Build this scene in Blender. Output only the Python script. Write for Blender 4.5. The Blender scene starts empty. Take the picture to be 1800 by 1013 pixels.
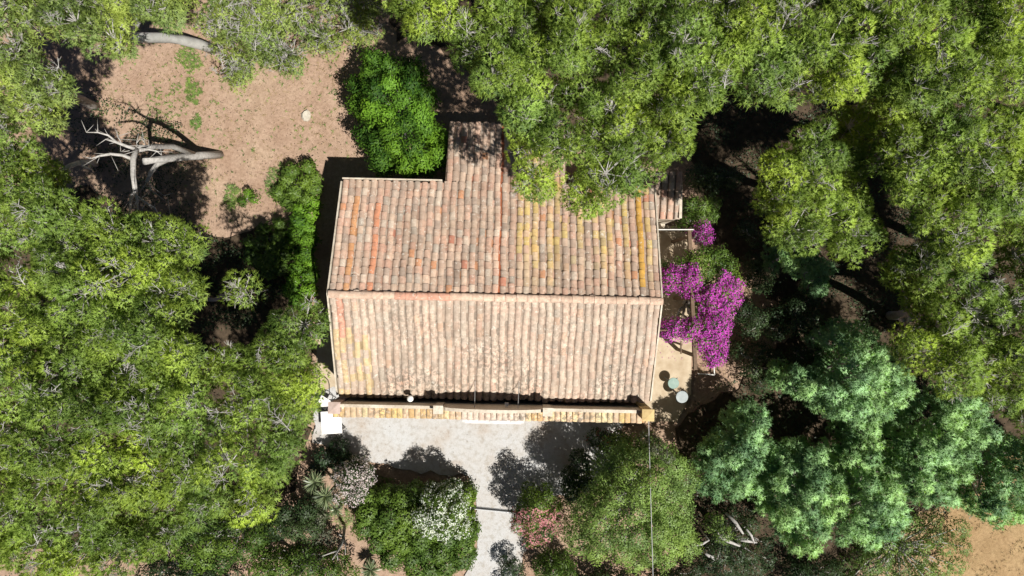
import bpy, math, random
import numpy as np
from mathutils import Vector, Matrix

random.seed(11)
rng = np.random.default_rng(11)
sc = bpy.context.scene
col = sc.collection

# ------------------------------------------------------------------ camera, sky, sun, exposure
H = 25.0                    # drone height over the ground
F = 1200.0                  # focal length in pixels of the 1800 px wide photograph
cam_d = bpy.data.cameras.new('camera')
cam_d.sensor_width = 36.0
cam_d.lens = 36.0 * F / 1800.0
cam_d.clip_end = 3000
cam = bpy.data.objects.new('camera', cam_d)
cam.location = (0, 0, H)
cam.rotation_euler = (0, 0, 0)
col.objects.link(cam)
sc.camera = cam

SX, SY = 0.44, 0.42         # how far a metre of height throws its shadow (west, north)
to_sun = Vector((SX, -SY, 1)).normalized()
elev = math.asin(to_sun.z)
w = bpy.data.worlds.new('World')
sc.world = w
w.use_nodes = True
nt = w.node_tree
sky = nt.nodes.new('ShaderNodeTexSky')
sky.sky_type = 'NISHITA'
sky.sun_disc = False
sky.sun_elevation = elev
sky.sun_rotation = math.atan2(to_sun.x, to_sun.y)
sky.air_density = 0.3
sky.dust_density = 0.1
bg = nt.nodes['Background']
bg.inputs['Strength'].default_value = 0.05
nt.links.new(sky.outputs['Color'], bg.inputs['Color'])
sun_d = bpy.data.lights.new('sun', 'SUN')
sun_d.energy = 5.0
sun_d.angle = math.radians(0.5)
sun_d.color = (1.0, 0.955, 0.88)
sun = bpy.data.objects.new('sun', sun_d)
sun.rotation_euler = to_sun.to_track_quat('Z', 'Y').to_euler()
sun.location = (20, -20, 45)
col.objects.link(sun)
sc.view_settings.view_transform = 'Standard'
sc.view_settings.look = 'None'
sc.view_settings.gamma = 1
sc.view_settings.use_curve_mapping = False
sc.view_settings.exposure = 0.5
sc.cycles.max_bounces = 6
sc.cycles.diffuse_bounces = 3
sc.cycles.transmission_bounces = 4
sc.cycles.transparent_max_bounces = 6

# ------------------------------------------------------------------ helpers
def P(px, py, z=0.0):
    """a place of the photograph, at height z, in metres"""
    k = (H - z) / F
    return Vector(((px - 900) * k, -(py - 506.5) * k, z))

def Pn(pts, z):
    k = (H - z) / F
    return np.stack([(pts[:, 0] - 900) * k, -(pts[:, 1] - 506.5) * k, z], 1)

def tag(o, label=None, cat=None, group=None, kind=None):
    if label: o['label'] = label
    if cat: o['category'] = cat
    if group: o['group'] = group
    if kind: o['kind'] = kind
    return o

def empty(name, loc, label, cat, group=None):
    o = bpy.data.objects.new(name, None)
    o.location = loc
    o.empty_display_size = 0.2
    col.objects.link(o)
    return tag(o, label, cat, group)

def link(name, me, mat, parent=None, loc=None):
    o = bpy.data.objects.new(name, me)
    col.objects.link(o)
    if mat and not me.materials: me.materials.append(mat)
    if parent:
        o.parent = parent
        o.location = -world_loc(parent) if loc is None else loc
    elif loc is not None:
        o.location = loc
    return o

def world_loc(o):
    v = Vector(o.location)
    p = o.parent
    while p:
        v += Vector(p.location); p = p.parent
    return v

def mesh_np(name, V, T, C=None, smooth=False, NV=None):
    """mesh from arrays: V (n,3), T (m,3) triangles, C (n,4) point colours"""
    me = bpy.data.meshes.new(name)
    V = np.asarray(V, np.float32); T = np.asarray(T, np.int32)
    me.vertices.add(len(V)); me.vertices.foreach_set('co', V.ravel())
    me.loops.add(T.size); me.loops.foreach_set('vertex_index', T.ravel())
    me.polygons.add(len(T))
    me.polygons.foreach_set('loop_start', np.arange(0, T.size, 3, dtype=np.int32))
    me.polygons.foreach_set('loop_total', np.full(len(T), 3, np.int32))
    if smooth: me.polygons.foreach_set('use_smooth', np.ones(len(T), bool))
    me.update(calc_edges=True)
    if C is not None:
        a = me.color_attributes.new('Col', 'FLOAT_COLOR', 'POINT')
        a.data.foreach_set('color', np.asarray(C, np.float32).ravel())
    if NV is not None: me.normals_split_custom_set_from_vertices(np.ascontiguousarray(NV, np.float32))
    return me

class MB:
    """collects boxes, tubes, sheets and lathes for one mesh"""
    def __init__(s): s.v = []; s.f = []; s.c = []; s.col = (1, 1, 1, 1)
    def add(s, vs, fs):
        b = len(s.v)
        s.v += [tuple(v) for v in vs]; s.c += [s.col] * len(vs)
        s.f += [tuple(b + i for i in f) for f in fs]
    def box(s, x0, x1, y0, y1, z0, z1, M=None):
        vs = [Vector(v) for v in ((x0,y0,z0),(x1,y0,z0),(x1,y1,z0),(x0,y1,z0),(x0,y0,z1),(x1,y0,z1),(x1,y1,z1),(x0,y1,z1))]
        if M: vs = [M @ v for v in vs]
        s.add(vs, [(3,2,1,0),(4,5,6,7),(0,1,5,4),(1,2,6,5),(2,3,7,6),(3,0,4,7)])
    def tube(s, pts, rad, n=6, cap=True):
        pts = [Vector(p) for p in pts]
        rings = []
        for i, p in enumerate(pts):
            d = (pts[min(i + 1, len(pts) - 1)] - pts[max(i - 1, 0)]).normalized()
            a = d.cross(Vector((0.13, 0.21, 0.97))).normalized() if abs(d.z) < 0.95 else d.cross(Vector((1, 0, 0))).normalized()
            b = d.cross(a)
            r = rad[i] if hasattr(rad, '__len__') else rad
            rings.append([p + (a * math.cos(2 * math.pi * k / n) + b * math.sin(2 * math.pi * k / n)) * r for k in range(n)])
        vs = [v for r in rings for v in r]
        fs = []
        for i in range(len(pts) - 1):
            for k in range(n):
                fs.append((i*n+k, (i+1)*n+k, (i+1)*n+(k+1)%n, i*n+(k+1)%n))
        if cap:
            fs.append(tuple(range(n))); fs.append(tuple((len(pts)-1)*n + k for k in reversed(range(n))))
        s.add(vs, fs)
    def lathe(s, prof, c, n=20):
        c = Vector(c); vs = []; fs = []
        for r, z in prof:
            vs += [c + Vector((r*math.cos(2*math.pi*k/n), r*math.sin(2*math.pi*k/n), z)) for k in range(n)]
        for i in range(len(prof) - 1):
            for k in range(n):
                fs.append((i*n+k, i*n+(k+1)%n, (i+1)*n+(k+1)%n, (i+1)*n+k))
        fs.append(tuple(reversed(range(n)))); fs.append(tuple((len(prof)-1)*n + k for k in range(n)))
        s.add(vs, fs)
    def mesh(s, name, smooth=False):
        me = bpy.data.meshes.new(name)
        me.from_pydata(s.v, [], s.f)
        a = me.color_attributes.new('Col', 'FLOAT_COLOR', 'POINT')
        a.data.foreach_set('color', np.array(s.c, np.float32).ravel())
        if smooth: me.polygons.foreach_set('use_smooth', np.ones(len(s.f), bool))
        me.update()
        return me
    def build(s, name, mat, parent=None, loc=None, smooth=False):
        return link(name, s.mesh(name, smooth), mat, parent, loc)

# ------------------------------------------------------------------ materials
def lin(r, g, b):
    f = lambda c: (c / 255 / 12.92) if c <= 10 else ((c / 255 + 0.055) / 1.055) ** 2.4
    return (f(r), f(g), f(b), 1)

def new_mat(name, rough=0.8, spec=0.3):
    m = bpy.data.materials.new(name); m.use_nodes = True
    n = m.node_tree.nodes; p = n['Principled BSDF']
    p.inputs['Roughness'].default_value = rough
    p.inputs['Specular IOR Level'].default_value = spec
    return m, m.node_tree, p

def N(t, kind, **kw):
    n = t.nodes.new(kind)
    for k, v in kw.items():
        if k in n.inputs.keys(): n.inputs[k].default_value = v
        else: setattr(n, k, v)
    return n

def pos(t): return N(t, 'ShaderNodeNewGeometry').outputs['Position']

def noise(t, scale, detail=4, rough=0.6, vec=None, dist=0.0):
    n = N(t, 'ShaderNodeTexNoise', Scale=scale, Detail=detail, Roughness=rough, Distortion=dist)
    t.links.new(vec or pos(t), n.inputs['Vector'])
    return n.outputs['Fac']

def ramp(t, fac, stops):
    r = N(t, 'ShaderNodeValToRGB')
    e = r.color_ramp.elements
    while len(e) < len(stops): e.new(0.5)
    for el, (p_, c) in zip(e, stops):
        el.position = p_; el.color = c if len(c) == 4 else (*c, 1)
    t.links.new(fac, r.inputs['Fac'])
    return r.outputs['Color']

def mix(t, a, b, fac, mode='MIX'):
    m = N(t, 'ShaderNodeMix', data_type='RGBA', blend_type=mode)
    for sock, v in ((m.inputs[0], fac), (m.inputs[6], a), (m.inputs[7], b)):
        if hasattr(v, 'is_linked'): t.links.new(v, sock)
        else: sock.default_value = v
    return m.outputs[2]

def bump(t, p, h, strength=0.4, dist=0.02):
    b = N(t, 'ShaderNodeBump', Strength=strength, Distance=dist)
    t.links.new(h, b.inputs['Height']); t.links.new(b.outputs['Normal'], p.inputs['Normal'])

G0, G1 = (0, 0, 0, 1), (1, 1, 1, 1)

def leaf_mat(name, dark, light, transl=0.25, rough=0.55, spec=0.35, hue_noise=0.25):
    m, t, p = new_mat(name, rough, spec)
    a = N(t, 'ShaderNodeAttribute', attribute_name='Col')
    sep = N(t, 'ShaderNodeSeparateColor'); t.links.new(a.outputs['Color'], sep.inputs[0])
    c = mix(t, dark, light, sep.outputs[0])
    if hue_noise:
        big = ramp(t, noise(t, 0.55, 2), [(0.35, (1 - hue_noise, 1 - hue_noise * 0.7, 1, 1)), (0.65, (1 + hue_noise * 0.5, 1 + hue_noise * .25, 0.85, 1))])
        c = mix(t, c, big, 1.0, 'MULTIPLY')
    t.links.new(c, p.inputs['Base Color'])
    tr = N(t, 'ShaderNodeBsdfTranslucent')
    t.links.new(mix(t, c, (1.3, 1.35, 0.5, 1), 1.0, 'MULTIPLY'), tr.inputs['Color'])
    ms = N(t, 'ShaderNodeMixShader'); ms.inputs[0].default_value = transl
    t.links.new(p.outputs[0], ms.inputs[1]); t.links.new(tr.outputs[0], ms.inputs[2])
    t.links.new(ms.outputs[0], t.nodes['Material Output'].inputs['Surface'])
    return m

def plain(name, c1, c2, scale=6, rough=0.8, spec=0.3, bmp=0.3, fine=60, metallic=0.0):
    m, t, p = new_mat(name, rough, spec)
    c = ramp(t, noise(t, scale, 6), [(0.3, c1), (0.7, c2)])
    t.links.new(c, p.inputs['Base Color'])
    p.inputs['Metallic'].default_value = metallic
    if bmp: bump(t, p, noise(t, fine, 4), bmp, 0.01)
    return m

M = {}
M['pine'] = leaf_mat('pine needles', (0.085, 0.155, 0.026, 1), (0.480, 0.640, 0.115, 1), 0.34)
M['pine_pale'] = leaf_mat('pale pine needles', (0.130, 0.195, 0.050, 1), (0.480, 0.600, 0.150, 1), 0.32)
M['acacia'] = leaf_mat('feathery blue green leaves', (0.115, 0.235, 0.105, 1), (0.440, 0.680, 0.320, 1), 0.25, hue_noise=0.12)
M['bright'] = leaf_mat('bright broad leaves', (0.032, 0.088, 0.010, 1), (0.200, 0.380, 0.030, 1), 0.3, 0.6, 0.25, 0.2)
M['broad'] = leaf_mat('mid green leaves', (0.045, 0.095, 0.016, 1), (0.150, 0.240, 0.035, 1), 0.25, 0.5, 0.4, 0.15)
M['dark'] = leaf_mat('dark green leaves', (0.020, 0.045, 0.014, 1), (0.070, 0.110, 0.040, 1), 0.2, 0.5, 0.4, 0.15)
M['olive'] = leaf_mat('olive green small leaves', (0.058, 0.105, 0.026, 1), (0.260, 0.390, 0.095, 1), 0.25, 0.5, 0.4, 0.12)
M['grey_leaf'] = leaf_mat('grey green leaves', (0.07, 0.085, 0.055, 1), (0.20, 0.21, 0.15, 1), 0.2, 0.5, 0.4, 0.1)
M['brown_leaf'] = leaf_mat('dry brown leaves', (0.055, 0.040, 0.028, 1), (0.14, 0.105, 0.075, 1), 0.15, 0.7, 0.2, 0.1)
M['magenta'] = leaf_mat('magenta bracts', (0.26, 0.022, 0.26, 1), (0.80, 0.13, 0.76, 1), 0.35, 0.6, 0.2, 0)
M['white_fl'] = leaf_mat('white petals', (0.55, 0.60, 0.52, 1), (0.82, 0.84, 0.80, 1), 0.3, 0.6, 0.2, 0)
M['blush_fl'] = leaf_mat('blush petals', (0.45, 0.38, 0.40, 1), (0.78, 0.68, 0.70, 1), 0.3, 0.6, 0.2, 0)
M['pink_fl'] = leaf_mat('pink petals', (0.50, 0.16, 0.20, 1), (0.75, 0.36, 0.40, 1), 0.3, 0.6, 0.2, 0)
M['red_fl'] = leaf_mat('red petals', (0.25, 0.02, 0.03, 1), (0.5, 0.05, 0.05, 1), 0.3, 0.6, 0.2, 0)
M['straw'] = leaf_mat('dry grass', (0.26, 0.19, 0.10, 1), (0.46, 0.36, 0.20, 1), 0.2, 0.8, 0.1, 0)
M['yucca'] = leaf_mat('yucca blades', (0.05, 0.08, 0.035, 1), (0.24, 0.29, 0.15, 1), 0.15, 0.4, 0.5, 0)
M['twig'] = plain('grey twigs', (0.28, 0.27, 0.25, 1), (0.52, 0.50, 0.48, 1), 5, 0.8, 0.3, 0)
M['bark'] = plain('grey pine bark', (0.20, 0.175, 0.155, 1), (0.36, 0.33, 0.30, 1), 9, 0.9, 0.2, 0.9, 22)
M['smooth_bark'] = plain('smooth grey bark', (0.36, 0.36, 0.34, 1), (0.50, 0.50, 0.48, 1), 4, 0.85, 0.2, 0.3, 30)
M['dead'] = plain('bleached dead wood', (0.27, 0.26, 0.24, 1), (0.50, 0.48, 0.46, 1), 12, 0.9, 0.2, 0.9, 30)
M['brown_wood'] = plain('brown beam wood', (0.09, 0.058, 0.036, 1), (0.17, 0.115, 0.075, 1), 8, 0.75, 0.3, 0.4, 50)
M['white_paint'] = plain('white paint', (0.70, 0.69, 0.66, 1), (0.80, 0.79, 0.77, 1), 7, 0.5, 0.4, 0.1)
M['black_metal'] = plain('black tube', (0.02, 0.02, 0.022, 1), (0.05, 0.05, 0.05, 1), 10, 0.45, 0.5, 0)
M['steel'] = plain('grey steel', (0.30, 0.31, 0.32, 1), (0.45, 0.46, 0.46, 1), 14, 0.45, 0.5, 0.1, 60, 0.4)
M['zinc'] = plain('pale zinc', (0.25, 0.29, 0.30, 1), (0.36, 0.40, 0.41, 1), 5, 0.6, 0.3, 0.05)
M['wire'] = plain('pale cable', (0.6, 0.6, 0.6, 1), (0.7, 0.7, 0.7, 1), 5, 0.5, 0.4, 0)
M['stone'] = plain('white stone', (0.42, 0.38, 0.31, 1), (0.56, 0.52, 0.44, 1), 9, 0.9, 0.2, 0.6, 25)

def render_mat():
    m, t, p = new_mat('lime render', 0.9, 0.2)
    c = ramp(t, noise(t, 1.7, 6, 0.65), [(0.3, (0.40, 0.33, 0.25, 1)), (0.6, (0.58, 0.52, 0.43, 1)), (0.8, (0.66, 0.62, 0.54, 1))])
    s = ramp(t, noise(t, 14, 5, 0.7), [(0.30, (0.55, 0.5, 0.45, 1)), (0.5, G1)])
    t.links.new(mix(t, c, s, 0.7, 'MULTIPLY'), p.inputs['Base Color'])
    bump(t, p, noise(t, 45, 5), 0.5, 0.01)
    return m
M['render'] = render_mat()

def tile_mat():
    m, t, p = new_mat('weathered terracotta', 0.9, 0.2)
    a = N(t, 'ShaderNodeAttribute', attribute_name='Col')
    oi = N(t, 'ShaderNodeObjectInfo')
    c = mix(t, a.outputs['Color'], oi.outputs['Color'], 1.0, 'MULTIPLY')
    # dusty bleaching, dark algae and pale lichen crusts
    c = mix(t, c, ramp(t, noise(t, 7, 5, 0.7), [(0.3, (0.78, 0.76, 0.74, 1)), (0.7, (1.1, 1.1, 1.1, 1))]), 1.0, 'MULTIPLY')
    c = mix(t, c, ramp(t, noise(t, 1.1, 4, 0.6), [(0.32, (0.84, 0.82, 0.80, 1)), (0.5, G1), (0.68, (1.12, 1.03, 1.0, 1))]), 1.0, 'MULTIPLY')
    spots = ramp(t, noise(t, 9, 3, 0.65), [(0.48, G0), (0.54, G1)])
    where = ramp(t, noise(t, 0.55, 3, 0.6), [(0.36, G0), (0.62, G1)])
    sm = mix(t, spots, where, 1.0, 'MULTIPLY')
    xyz = N(t, 'ShaderNodeSeparateXYZ'); t.links.new(pos(t), xyz.inputs[0])
    mr = N(t, 'ShaderNodeMapRange'); mr.inputs[1].default_value = 0.2; mr.inputs[2].default_value = -3.4
    mr.inputs[3].default_value = 0.25; mr.inputs[4].default_value = 0.75
    t.links.new(xyz.outputs[1], mr.inputs[0])
    c = mix(t, c, (0.15, 0.13, 0.105, 1), mix(t, sm, mr.outputs[0], 1.0, 'MULTIPLY'))
    pale = ramp(t, noise(t, 10, 3, 0.7, dist=0.6), [(0.60, G0), (0.67, G1)])
    c = mix(t, c, (0.64, 0.60, 0.52, 1), mix(t, pale, (0.65, 0.65, 0.65, 1), 1.0, 'MULTIPLY'))
    t.links.new(c, p.inputs['Base Color'])
    bump(t, p, noise(t, 55, 5, 0.7), 0.5, 0.008)
    return m
M['tile'] = tile_mat()

def ground_mat():
    m, t, p = new_mat('dry pine forest soil', 0.95, 0.1)
    c = ramp(t, noise(t, 0.45, 6, 0.65), [(0.3, (0.29, 0.195, 0.140, 1)), (0.5, (0.37, 0.265, 0.20, 1)), (0.72, (0.42, 0.32, 0.235, 1))])
    c = mix(t, c, ramp(t, noise(t, 9, 6, 0.75), [(0.30, (0.66, 0.62, 0.58, 1)), (0.6, (1.08, 1.06, 1.04, 1))]), 1.0, 'MULTIPLY')
    litter = ramp(t, noise(t, 34, 4, 0.8, dist=2.0), [(0.58, G0), (0.68, G1)])
    where = ramp(t, noise(t, 1.3, 4), [(0.4, (0.15,) * 3), (0.65, (0.8,) * 3)])
    c = mix(t, c, (0.20, 0.125, 0.075, 1), mix(t, litter, where, 1.0, 'MULTIPLY'))
    drift = ramp(t, noise(t, 0.9, 6, 0.7, dist=1.2), [(0.50, G0), (0.66, G1)])
    c = mix(t, c, (0.26, 0.175, 0.12, 1), mix(t, drift, (0.55,) * 3 + (1,), 1.0, 'MULTIPLY'))
    straw = ramp(t, noise(t, 42, 3, 0.8, dist=3.0), [(0.62, G0), (0.70, G1)])
    c = mix(t, c, (0.52, 0.42, 0.27, 1), mix(t, straw, (0.5,) * 3 + (1,), 1.0, 'MULTIPLY'))
    xyz = N(t, 'ShaderNodeSeparateXYZ'); t.links.new(pos(t), xyz.inputs[0])
    mr = N(t, 'ShaderNodeMapRange'); mr.inputs[1].default_value = 13; mr.inputs[2].default_value = 16
    t.links.new(xyz.outputs[0], mr.inputs[0])
    c = mix(t, c, mix(t, c, (1.0, 0.98, 0.72, 1), 1.0, 'MULTIPLY'), mr.outputs[0])
    t.links.new(c, p.inputs['Base Color'])
    bump(t, p, noise(t, 22, 6, 0.75), 0.7, 0.04)
    return m
M['ground'] = ground_mat()

def drive_mat():
    m, t, p = new_mat('pale gravel', 0.95, 0.15)
    c = ramp(t, noise(t, 0.6, 5, 0.6), [(0.32, (0.40, 0.345, 0.295, 1)), (0.48, (0.46, 0.45, 0.44, 1)), (0.7, (0.48, 0.49, 0.50, 1))])
    c = mix(t, c, ramp(t, noise(t, 38, 4, 0.8), [(0.3, (0.72, 0.70, 0.68, 1)), (0.55, (1.03, 1.03, 1.03, 1))]), 1.0, 'MULTIPLY')
    st = ramp(t, noise(t, 5, 5, 0.7), [(0.32, (0.78, 0.74, 0.68, 1)), (0.52, G1)])
    c = mix(t, c, st, 1.0, 'MULTIPLY')
    t.links.new(c, p.inputs['Base Color'])
    bump(t, p, noise(t, 60, 4, 0.8), 0.6, 0.02)
    return m
M['drive'] = drive_mat()
M['patio'] = plain('worn beige paving', (0.36, 0.28, 0.19, 1), (0.50, 0.42, 0.31, 1), 3, 0.9, 0.2, 0.5, 40)

# ------------------------------------------------------------------ ground
def hillock(x, y):
    return 0.025 * math.sin(x * 0.9 + y * 0.37) + 0.02 * math.sin(y * 1.3 - x * 0.6) + 0.012 * math.sin(x * 3.1) * math.sin(y * 2.7)

n = 110
gv = []
for j in range(n + 1):
    for i in range(n + 1):
        x, y = -30 + 60 * i / n, -26 + 52 * j / n
        e = 0.0 if i in (0, n) or j in (0, n) else min(0.0, hillock(x, y) - 0.05)
        gv.append((x, y, e - 0.004))
gf = [(j*(n+1)+i, j*(n+1)+i+1, (j+1)*(n+1)+i+1, (j+1)*(n+1)+i) for j in range(n) for i in range(n)]
b = len(gv)
R = 900
gv += [(-R, -R, -0.004), (R, -R, -0.004), (R, R, -0.004), (-R, R, -0.004)]
c00, c10, c11, c01 = 0, n, n*(n+1)+n, n*(n+1)
bot = list(range(0, n+1)); rgt = [j*(n+1)+n for j in range(n+1)]
top = [n*(n+1)+i for i in range(n, -1, -1)]; lft = [j*(n+1) for j in range(n, -1, -1)]
gf += [tuple([b, b+1] + bot[::-1]), tuple([b+1, b+2] + rgt[::-1]), tuple([b+2, b+3] + top[::-1]), tuple([b+3, b] + lft[::-1])]
me = bpy.data.meshes.new('ground'); me.from_pydata(gv, [], gf); me.update()
tag(link('ground', me, M['ground']), kind='structure')

def jag(poly, step=14, amp=4.0, seed=1):
    """subdivides a pixel outline and roughens it"""
    r = random.Random(seed); out = []
    for i in range(len(poly)):
        a, b_ = poly[i], poly[(i + 1) % len(poly)]
        L = math.hypot(b_[0]-a[0], b_[1]-a[1]); k = max(1, int(L / step))
        for q in range(k):
            u = q / k
            out.append((a[0]+(b_[0]-a[0])*u + r.uniform(-amp, amp), a[1]+(b_[1]-a[1])*u + r.uniform(-amp, amp)))
    return out

def sheet(name, poly, z, thick, mat, amp=3.0, seed=1):
    pts = [P(x, y, 0) for x, y in jag(poly, 14, amp, seed)]
    m_ = len(pts)
    vs = [(p.x, p.y, z) for p in pts] + [(p.x, p.y, z - thick) for p in pts]
    area = sum(pts[i].x * pts[(i+1) % m_].y - pts[(i+1) % m_].x * pts[i].y for i in range(m_))
    cap = tuple(range(m_)) if area > 0 else tuple(reversed(range(m_)))
    fs = [cap] + [(i, (i+1) % m_, m_ + (i+1) % m_, m_ + i) for i in range(m_)]
    me = bpy.data.meshes.new(name); me.from_pydata(vs, [], fs); me.update()
    return tag(link(name, me, mat), kind='structure')

sheet('driveway', [(556, 690), (600, 680), (1100, 680), (1090, 820), (1010, 870), (935, 880), (925, 960), (905, 1040), (890, 1200), (800, 1200), (815, 1030), (835, 960), (838, 880), (825, 835), (740, 830), (650, 815), (600, 790), (552, 780)], 0.02, 0.12, M['drive'], 4.5, 3)
sheet('patio', [(1090, 395), (1207, 398), (1212, 520), (1216, 590), (1214, 692), (1190, 740), (1090, 745)], 0.05, 0.15, M['patio'], 0.6, 5)
sheet('path', [(556, 590), (640, 590), (640, 690), (556, 692)], 0.012, 0.12, M['patio'], 3, 7)

M['shade_floor'] = plain('needle litter darkened for shade', (0.035, 0.027, 0.018, 1), (0.10, 0.072, 0.048, 1), 5, 0.95, 0.1, 0.6, 30)  # litter colour painted extra dark to put shade under the pines
sheet('shade_toned_floor', [(-200, 330), (150, 330), (330, 420), (480, 400), (530, 470), (545, 600), (545, 760), (500, 900), (300, 960), (-200, 960)], 0.004, 0.12, M['shade_floor'], 8, 21)
sheet('shade_toned_floor', [(690, 60), (780, 90), (890, 180), (1000, 260), (1215, 262), (1220, 400), (1310, 470), (1440, 640), (1560, 740), (1720, 790), (2100, 780), (2100, -60), (690, -60)], 0.004, 0.12, M['shade_floor'], 8, 22)
sheet('shade_toned_floor', [(1190, 740), (1290, 690), (1420, 560), (1740, 720), (1720, 860), (1560, 930), (1450, 1080), (1190, 1080)], 0.008, 0.12, M['shade_floor'], 8, 23)

# ------------------------------------------------------------------ house
ROT = math.atan2(-0.206, 10.0)
HC = Vector((-0.52, -0.265, 0))
house = empty('house', HC, 'single storey country house with weathered terracotta tiled gable roof and front parapet', 'house')
house.rotation_euler = (0, 0, ROT)
def hm(mb, name, mat, smooth=False, parent=None):      # built in the house's own axes
    return mb.build(name, mat, parent or house, Vector((0, 0, 0)), smooth)

ZR, ZE = 4.28, 2.86               # ridge and eave heights
XL, XR = -5.0, 5.0
YN, YS = 3.62, -3.30              # north eave, south end of the roof
SLN = (ZR - ZE) / YN
SLS = (ZR - ZE) / -YS
WX0, WX1, WYN = -1.72, 2.2, 5.75  # the wing the north slope runs down over

# walls: a gabled shell
mb = MB()
def prism_x(mb, prof, x0, x1):
    m_ = len(prof)
    vs = [(x0, y, z) for y, z in prof] + [(x1, y, z) for y, z in prof]
    mb.add(vs, [tuple(range(m_)), tuple(reversed(range(m_, 2*m_)))] + [(i, m_+i, m_+(i+1) % m_, (i+1) % m_) for i in range(m_)])
prism_x(mb, [(YS - 0.04, 0), (YN - 0.25, 0), (YN - 0.25, ZE + 0.02), (0, ZR - 0.08), (YS + 0.1, ZE - 0.03), (YS - 0.04, 2.4)], XL + 0.12, XR - 0.12)
hm(mb, 'wall', M['render'])
mb = MB()
zw = ZR - SLN * (WYN - 0.2)
prism_x(mb, [(YN - 0.24, 0), (WYN - 0.2, 0), (WYN - 0.2, zw - 0.07), (YN - 0.24, ZE + 0.01)], WX0 + 0.12, WX1 - 0.12)
hm(mb, 'wing_wall', M['render'])

# roof: mortar bed with verge, then the tiles on it
mb = MB()
def slab(mb, x0, x1, ya, za, yb, zb, th=0.06):
    vs = [(x0, ya, za), (x1, ya, za), (x1, yb, zb), (x0, yb, zb)]
    vs += [(x, y, z - th) for x, y, z in vs]
    mb.add(vs, [(0,1,2,3), (7,6,5,4), (0,4,5,1), (1,5,6,2), (2,6,7,3), (3,7,4,0)])
slab(mb, XL, XR, YS, ZE, 0, ZR)
slab(mb, XL, XR, 0, ZR, YN, ZE)
slab(mb, WX0, WX1, YN, ZE, WYN, ZR - SLN * WYN)
bed = plain('mortar bed', (0.10, 0.07, 0.05, 1), (0.22, 0.16, 0.12, 1), 6, 0.95, 0.1, 0.4, 40)
roof = hm(mb, 'roof', bed)

PITCH = 10.0 / 42
def tile_geo(L=0.36, r0=0.094, r1=0.086, seg=6, up=True, h=0.58):
    """a barrel tile, x across, y up the slope; lower end at y=0"""
    vs = []; fs = []
    for (y, r) in ((0, r0), (L, r1)):
        for k in range(seg + 1):
            a = math.pi * k / seg
            vs.append((-r * math.cos(a), y, r * math.sin(a) * h if up else r * (1 - math.sin(a)) * h))
    m_ = seg + 1
    for k in range(seg): fs.append((k, k + 1, m_ + k + 1, m_ + k))
    if up: fs.append(tuple(reversed(range(m_))))           # thick lower lip
    return vs, fs

palette = [((0.52, 0.35, 0.265), 22), ((0.44, 0.33, 0.26), 20), ((0.57, 0.43, 0.33), 17), ((0.36, 0.285, 0.235), 14),
           ((0.50, 0.31, 0.235), 8), ((0.58, 0.49, 0.40), 7), ((0.40, 0.355, 0.30), 5), ((0.54, 0.28, 0.16), 2), ((0.48, 0.22, 0.15), 1)]
pc = [c for c, k in palette for _ in range(k)]
colrng = random.Random(5)
colmood = [colrng.random() for _ in range(60)]
def pick(r, side, ci, x, y, cover=True):
    c = list(r.choice(pc))
    if side == 'N':
        if ci in (5,) and cover: c = [0.56, 0.255, 0.15] if r.random() < 0.8 else c
        if ci in (2,) and r.random() < 0.3: c = [0.56, 0.30, 0.15]
        if ci == 21 and not cover: c = [0.40, 0.13, 0.06]
        if 24 <= ci <= 41 and (colmood[ci] < 0.72 or r.random() < 0.08) and (cover or r.random() < 0.35):      # yellow lichen runs
            k = max(0, min(1, (y - 0.1 + 0.8 * (colmood[ci + 12] - 0.6)) / 1.5)) * (r.uniform(0.3, 0.95) if r.random() < 0.8 else 0.1)
            ye = (0.57, 0.43, 0.16)
            c = [a*(1-k) + b_*k for a, b_ in zip(c, ye)]
        if ci in (40,) and y > 0.5 and cover: c = [0.58, 0.34, 0.08]
        s = 0.98
    else:
        g = 0.5
        c = [a*(1-g) + b_*g for a, b_ in zip(c, (0.54, 0.48, 0.40))]
        if ci <= 4 and y < -1.2 and r.random() < 0.35: c = [0.57, 0.44, 0.24]
        if ci == 1 and y > -1.4: c = [0.56, 0.30, 0.22]
        s = 1.02
    mean = (0.50, 0.375, 0.29)
    if max(c) / min(c) < 2.4: c = [a*0.75 + b_*0.25 for a, b_ in zip(c, mean)]
    s *= r.uniform(0.92, 1.07) * (0.94 + 0.12 * colmood[(ci * 7 + 3) % 60]) * (1.0 if side == 'N' else 0.97)
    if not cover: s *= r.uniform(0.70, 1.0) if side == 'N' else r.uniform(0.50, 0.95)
    return tuple(min(0.75, a * s) for a in c)

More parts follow.
